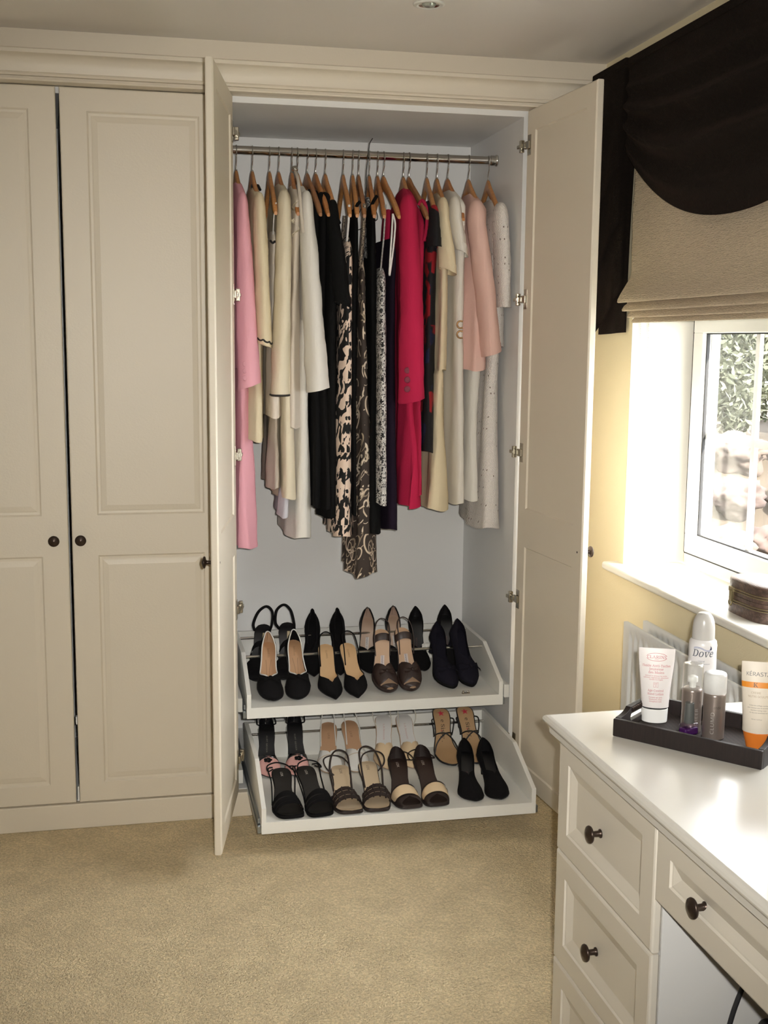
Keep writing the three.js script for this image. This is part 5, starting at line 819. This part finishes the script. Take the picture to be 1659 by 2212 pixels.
function spray(name, label, x, z, r, hb, capTop, frosted, text) {
  const o = thing(name, label, 'bottle', [x, 0.757, z], EYEDIR(x, z) + (frosted ? -0.1 : 0.55)); o.scale.setScalar(frosted ? 1.1 : 1.08);
  const m = phys(RGB(1, 1, 1), { roughness: 0.3, metalness: 0.55, map: canvasTex(512, 256, (c, W, Hh) => { c.fillStyle = '#8d817a'; c.fillRect(0, 0, W, Hh); c.save(); c.translate(W * 0.5, Hh * 0.62); c.rotate(-Math.PI / 2); c.textAlign = 'center'; c.fillStyle = '#c9c2bb'; c.font = '38px sans-serif'; c.fillText(text, 0, 12); c.restore(); c.fillStyle = '#5b524d'; c.font = '24px sans-serif'; c.textAlign = 'center'; c.fillText(frosted ? 'onde' : 'e', W * 0.56, Hh * 0.3); }, { wrap: false }) });
  const g = lathe([[0, 0], [r * 0.96, 0], [r, 0.002], [r, hb - 0.004], [r * 0.93, hb], [r * 0.8, hb + 0.002], [0, hb + 0.002]], 40), u = g.attributes.uv, p = g.attributes.position; for (let i = 0; i < p.count; i++) u.setXY(i, u.getX(i), p.getY(i) / hb); mesh('body', g.rotateY(Math.PI), m, o);
  const n = mesh('nozzle', lathe([[0.006, hb + 0.002], [0.006, hb + 0.012], [0.0095, hb + 0.013], [0.0095, hb + 0.022], [0.004, hb + 0.025], [0, hb + 0.025]], 20), M.upvc, o);
  mesh('clear_cap', lathe([[r * 0.99, hb + 0.001], [r * 1.02, hb + 0.001], [r * 1.02, capTop - 0.005], [r * 0.95, capTop - 0.001], [r * 0.85, capTop], [0, capTop], [0, capTop - 0.0012], [r * 0.84, capTop - 0.0014], [r * 0.97, capTop - 0.006], [r * 0.99, hb + 0.001]], 40), frosted ? phys(RGB(0.93, 0.93, 0.92), { roughness: 0.35, transmission: 0.75, thickness: 0 }) : phys(RGB(0.96, 0.96, 0.95), { roughness: 0.06, transmission: 0.95, thickness: 0 }), o);
}
spray('spray_bottle', 'slim grey spray bottle with a clear cap behind the nail varnish', 0.779, 1.538, 0.0185, 0.083, 0.131, false, 'SHEER');
spray('spray_bottle', 'grey metallic spray bottle with a frosted white cap', 0.806, 1.58, 0.0195, 0.083, 0.121, true, 'CLUMD');
{ // nail varnish
  const o = thing('nail_varnish_bottle', 'small purple nail varnish bottle with a dark grey cap', 'bottle', [0.764, 0.757, 1.559], 0.3);
  mesh('bottle', new RoundedBoxGeometry(0.038, 0.026, 0.022, 4, 0.006).translate(0, 0.013, 0), phys(RGB(0.9, 0.85, 0.95), { roughness: 0.02, transmission: 1, thickness: 0 }), o);
  mesh('varnish', new RoundedBoxGeometry(0.0365, 0.016, 0.0205, 3, 0.005).translate(0, 0.009, 0), phys(RGB(0.06, 0.015, 0.09), { roughness: 0.2 }), o);
  mesh('cap', lathe([[0.0098, 0.026], [0.0102, 0.028], [0.0088, 0.066], [0.0078, 0.0675], [0, 0.0675]], 24), phys(RGB(0.1, 0.105, 0.1), { roughness: 0.3 }), o);
}
{ // conditioner tube
  const x = 0.862, z = 1.65, o = thing('conditioner_tube', 'cream coloured conditioner tube with orange cap and orange band', 'tube', [x, 0.757, z], EYEDIR(x, z) + 0.1);
  const m = printTex(1024, 768, '#d9cfc0', (c, W, Hh) => { c.save(); c.translate(W * 0.5, 0); c.textAlign = 'center'; c.fillStyle = '#4a4a50'; c.font = '58px sans-serif'; c.fillText('KÉRASTASE', 4, 150); c.fillStyle = '#dc8a2c'; c.fillRect(-W / 2, 215, W, 62); c.fillStyle = '#2e2a28'; c.font = '62px serif'; c.fillText('K', -46, 268); c.fillStyle = '#a7937a'; c.font = '30px sans-serif'; c.fillText('CREME', -40, 340); c.fillText('NUTRI-SCULPT', -20, 380); c.fillStyle = '#6b6660'; c.font = '16px sans-serif'; ['Crème de coiffage nutritive', 'pour cheveux secs et sensibilisés', 'Nutritive styling cream', 'for dry and sensitised hair'].forEach((t, i) => c.fillText(t, -10, 470 + i * 26)); c.fillText('150 ml  5.0 fl.oz', -30, 620); c.restore(); });
  tubeBody(0.029, 0.022, 0.036, 0.034, 0.17, m, o);
  mesh('cap', lathe([[0, 0], [0.0185, 0], [0.0205, 0.002], [0.0275, 0.032], [0.0265, 0.035], [0, 0.035]], 40).scale(1, 1, 0.76), phys(RGB(0.72, 0.20, 0.03), { roughness: 0.28 }), o);
}
// ------------------------------------------------------------------ leather box on the sill
{
  const o = thing('jewellery_box', 'brown leather box with brass clasp on the window sill', 'box', [1.245, 0.8492, 0.995], 0.0);
  const leatherTex = dataTex(256, 256, (u, v, i, j) => { const n = 1 + 0.35 * N2(i * 0.05, j * 0.05, 1) + 0.25 * N2(i * 0.25, j * 0.25, 4); return [84 * n, 66 * n, 58 * n]; }, { rep: [8, 8] });
  const lm = phys(RGB(1, 1, 1), { map: leatherTex, roughness: 0.36, bumpMap: peelBump, bumpScale: 0.0008 });
  // plan: flat clasp face looking toward the room's far end, bowed side toward the room
  const plan = (k) => { const P = [], a = 0.064 * k, b = 0.105 * k; const n = 40; for (let i = 0; i < n; i++) { const t = i / n * Math.PI * 2, c = Math.cos(t), s = Math.sin(t); P.push([a * Math.sign(c) * Math.pow(Math.abs(c), 0.75), b * Math.sign(s) * Math.pow(Math.abs(s), 0.55)]); } return P; };
  const shell = (y0, y1, k0, k1) => grid([[y0, k0 * 0.98], [y0, k0], [y1, k1], [y1, k1 * 0.97]].map(([y, k]) => plan(k).map(([x, z]) => V(x, y, z))), { wrap: true, capA: true, capB: true });
  mesh('base', shell(0, 0.048, 1, 1.0), lm, o);
  const lid = mesh('lid', grid([[0.0492, 0.98], [0.0492, 1], [0.083, 1.0], [0.087, 0.985], [0.091, 0.9], [0.094, 0.7], [0.0955, 0.35]].map(([y, k]) => plan(k).map(([x, z]) => V(x, y, z))), { wrap: true, capA: true, capB: true }), lm, o);
  const brass = mat(RGB(0.3, 0.25, 0.14), { metalness: 0.8, roughness: 0.45 });
  for (const y of [0.03, 0.036, 0.06, 0.066]) mesh('band', tube(plan(1.008).filter(([x, z]) => z > -0.05).sort((a, b) => Math.atan2(a[1], -a[0]) - Math.atan2(b[1], -b[0])).map(([x, z]) => V(x, y, z)), 0.0016, 70, 6), brass, o);
  const cx = -0.0655, cz = -0.045;
  mesh('clasp', [bx(cx - 0.004, cx + 0.006, 0.056, 0.068, cz - 0.012, cz + 0.012, 0.002), bx(cx - 0.006, cx + 0.005, 0.03, 0.06, cz - 0.005, cz + 0.006, 0.002), new THREE.TorusGeometry(0.0068, 0.0024, 8, 18).rotateY(Math.PI / 2).translate(cx - 0.002, 0.027, cz - 0.002)], brass, o);
}
renderer.render(scene, camera);
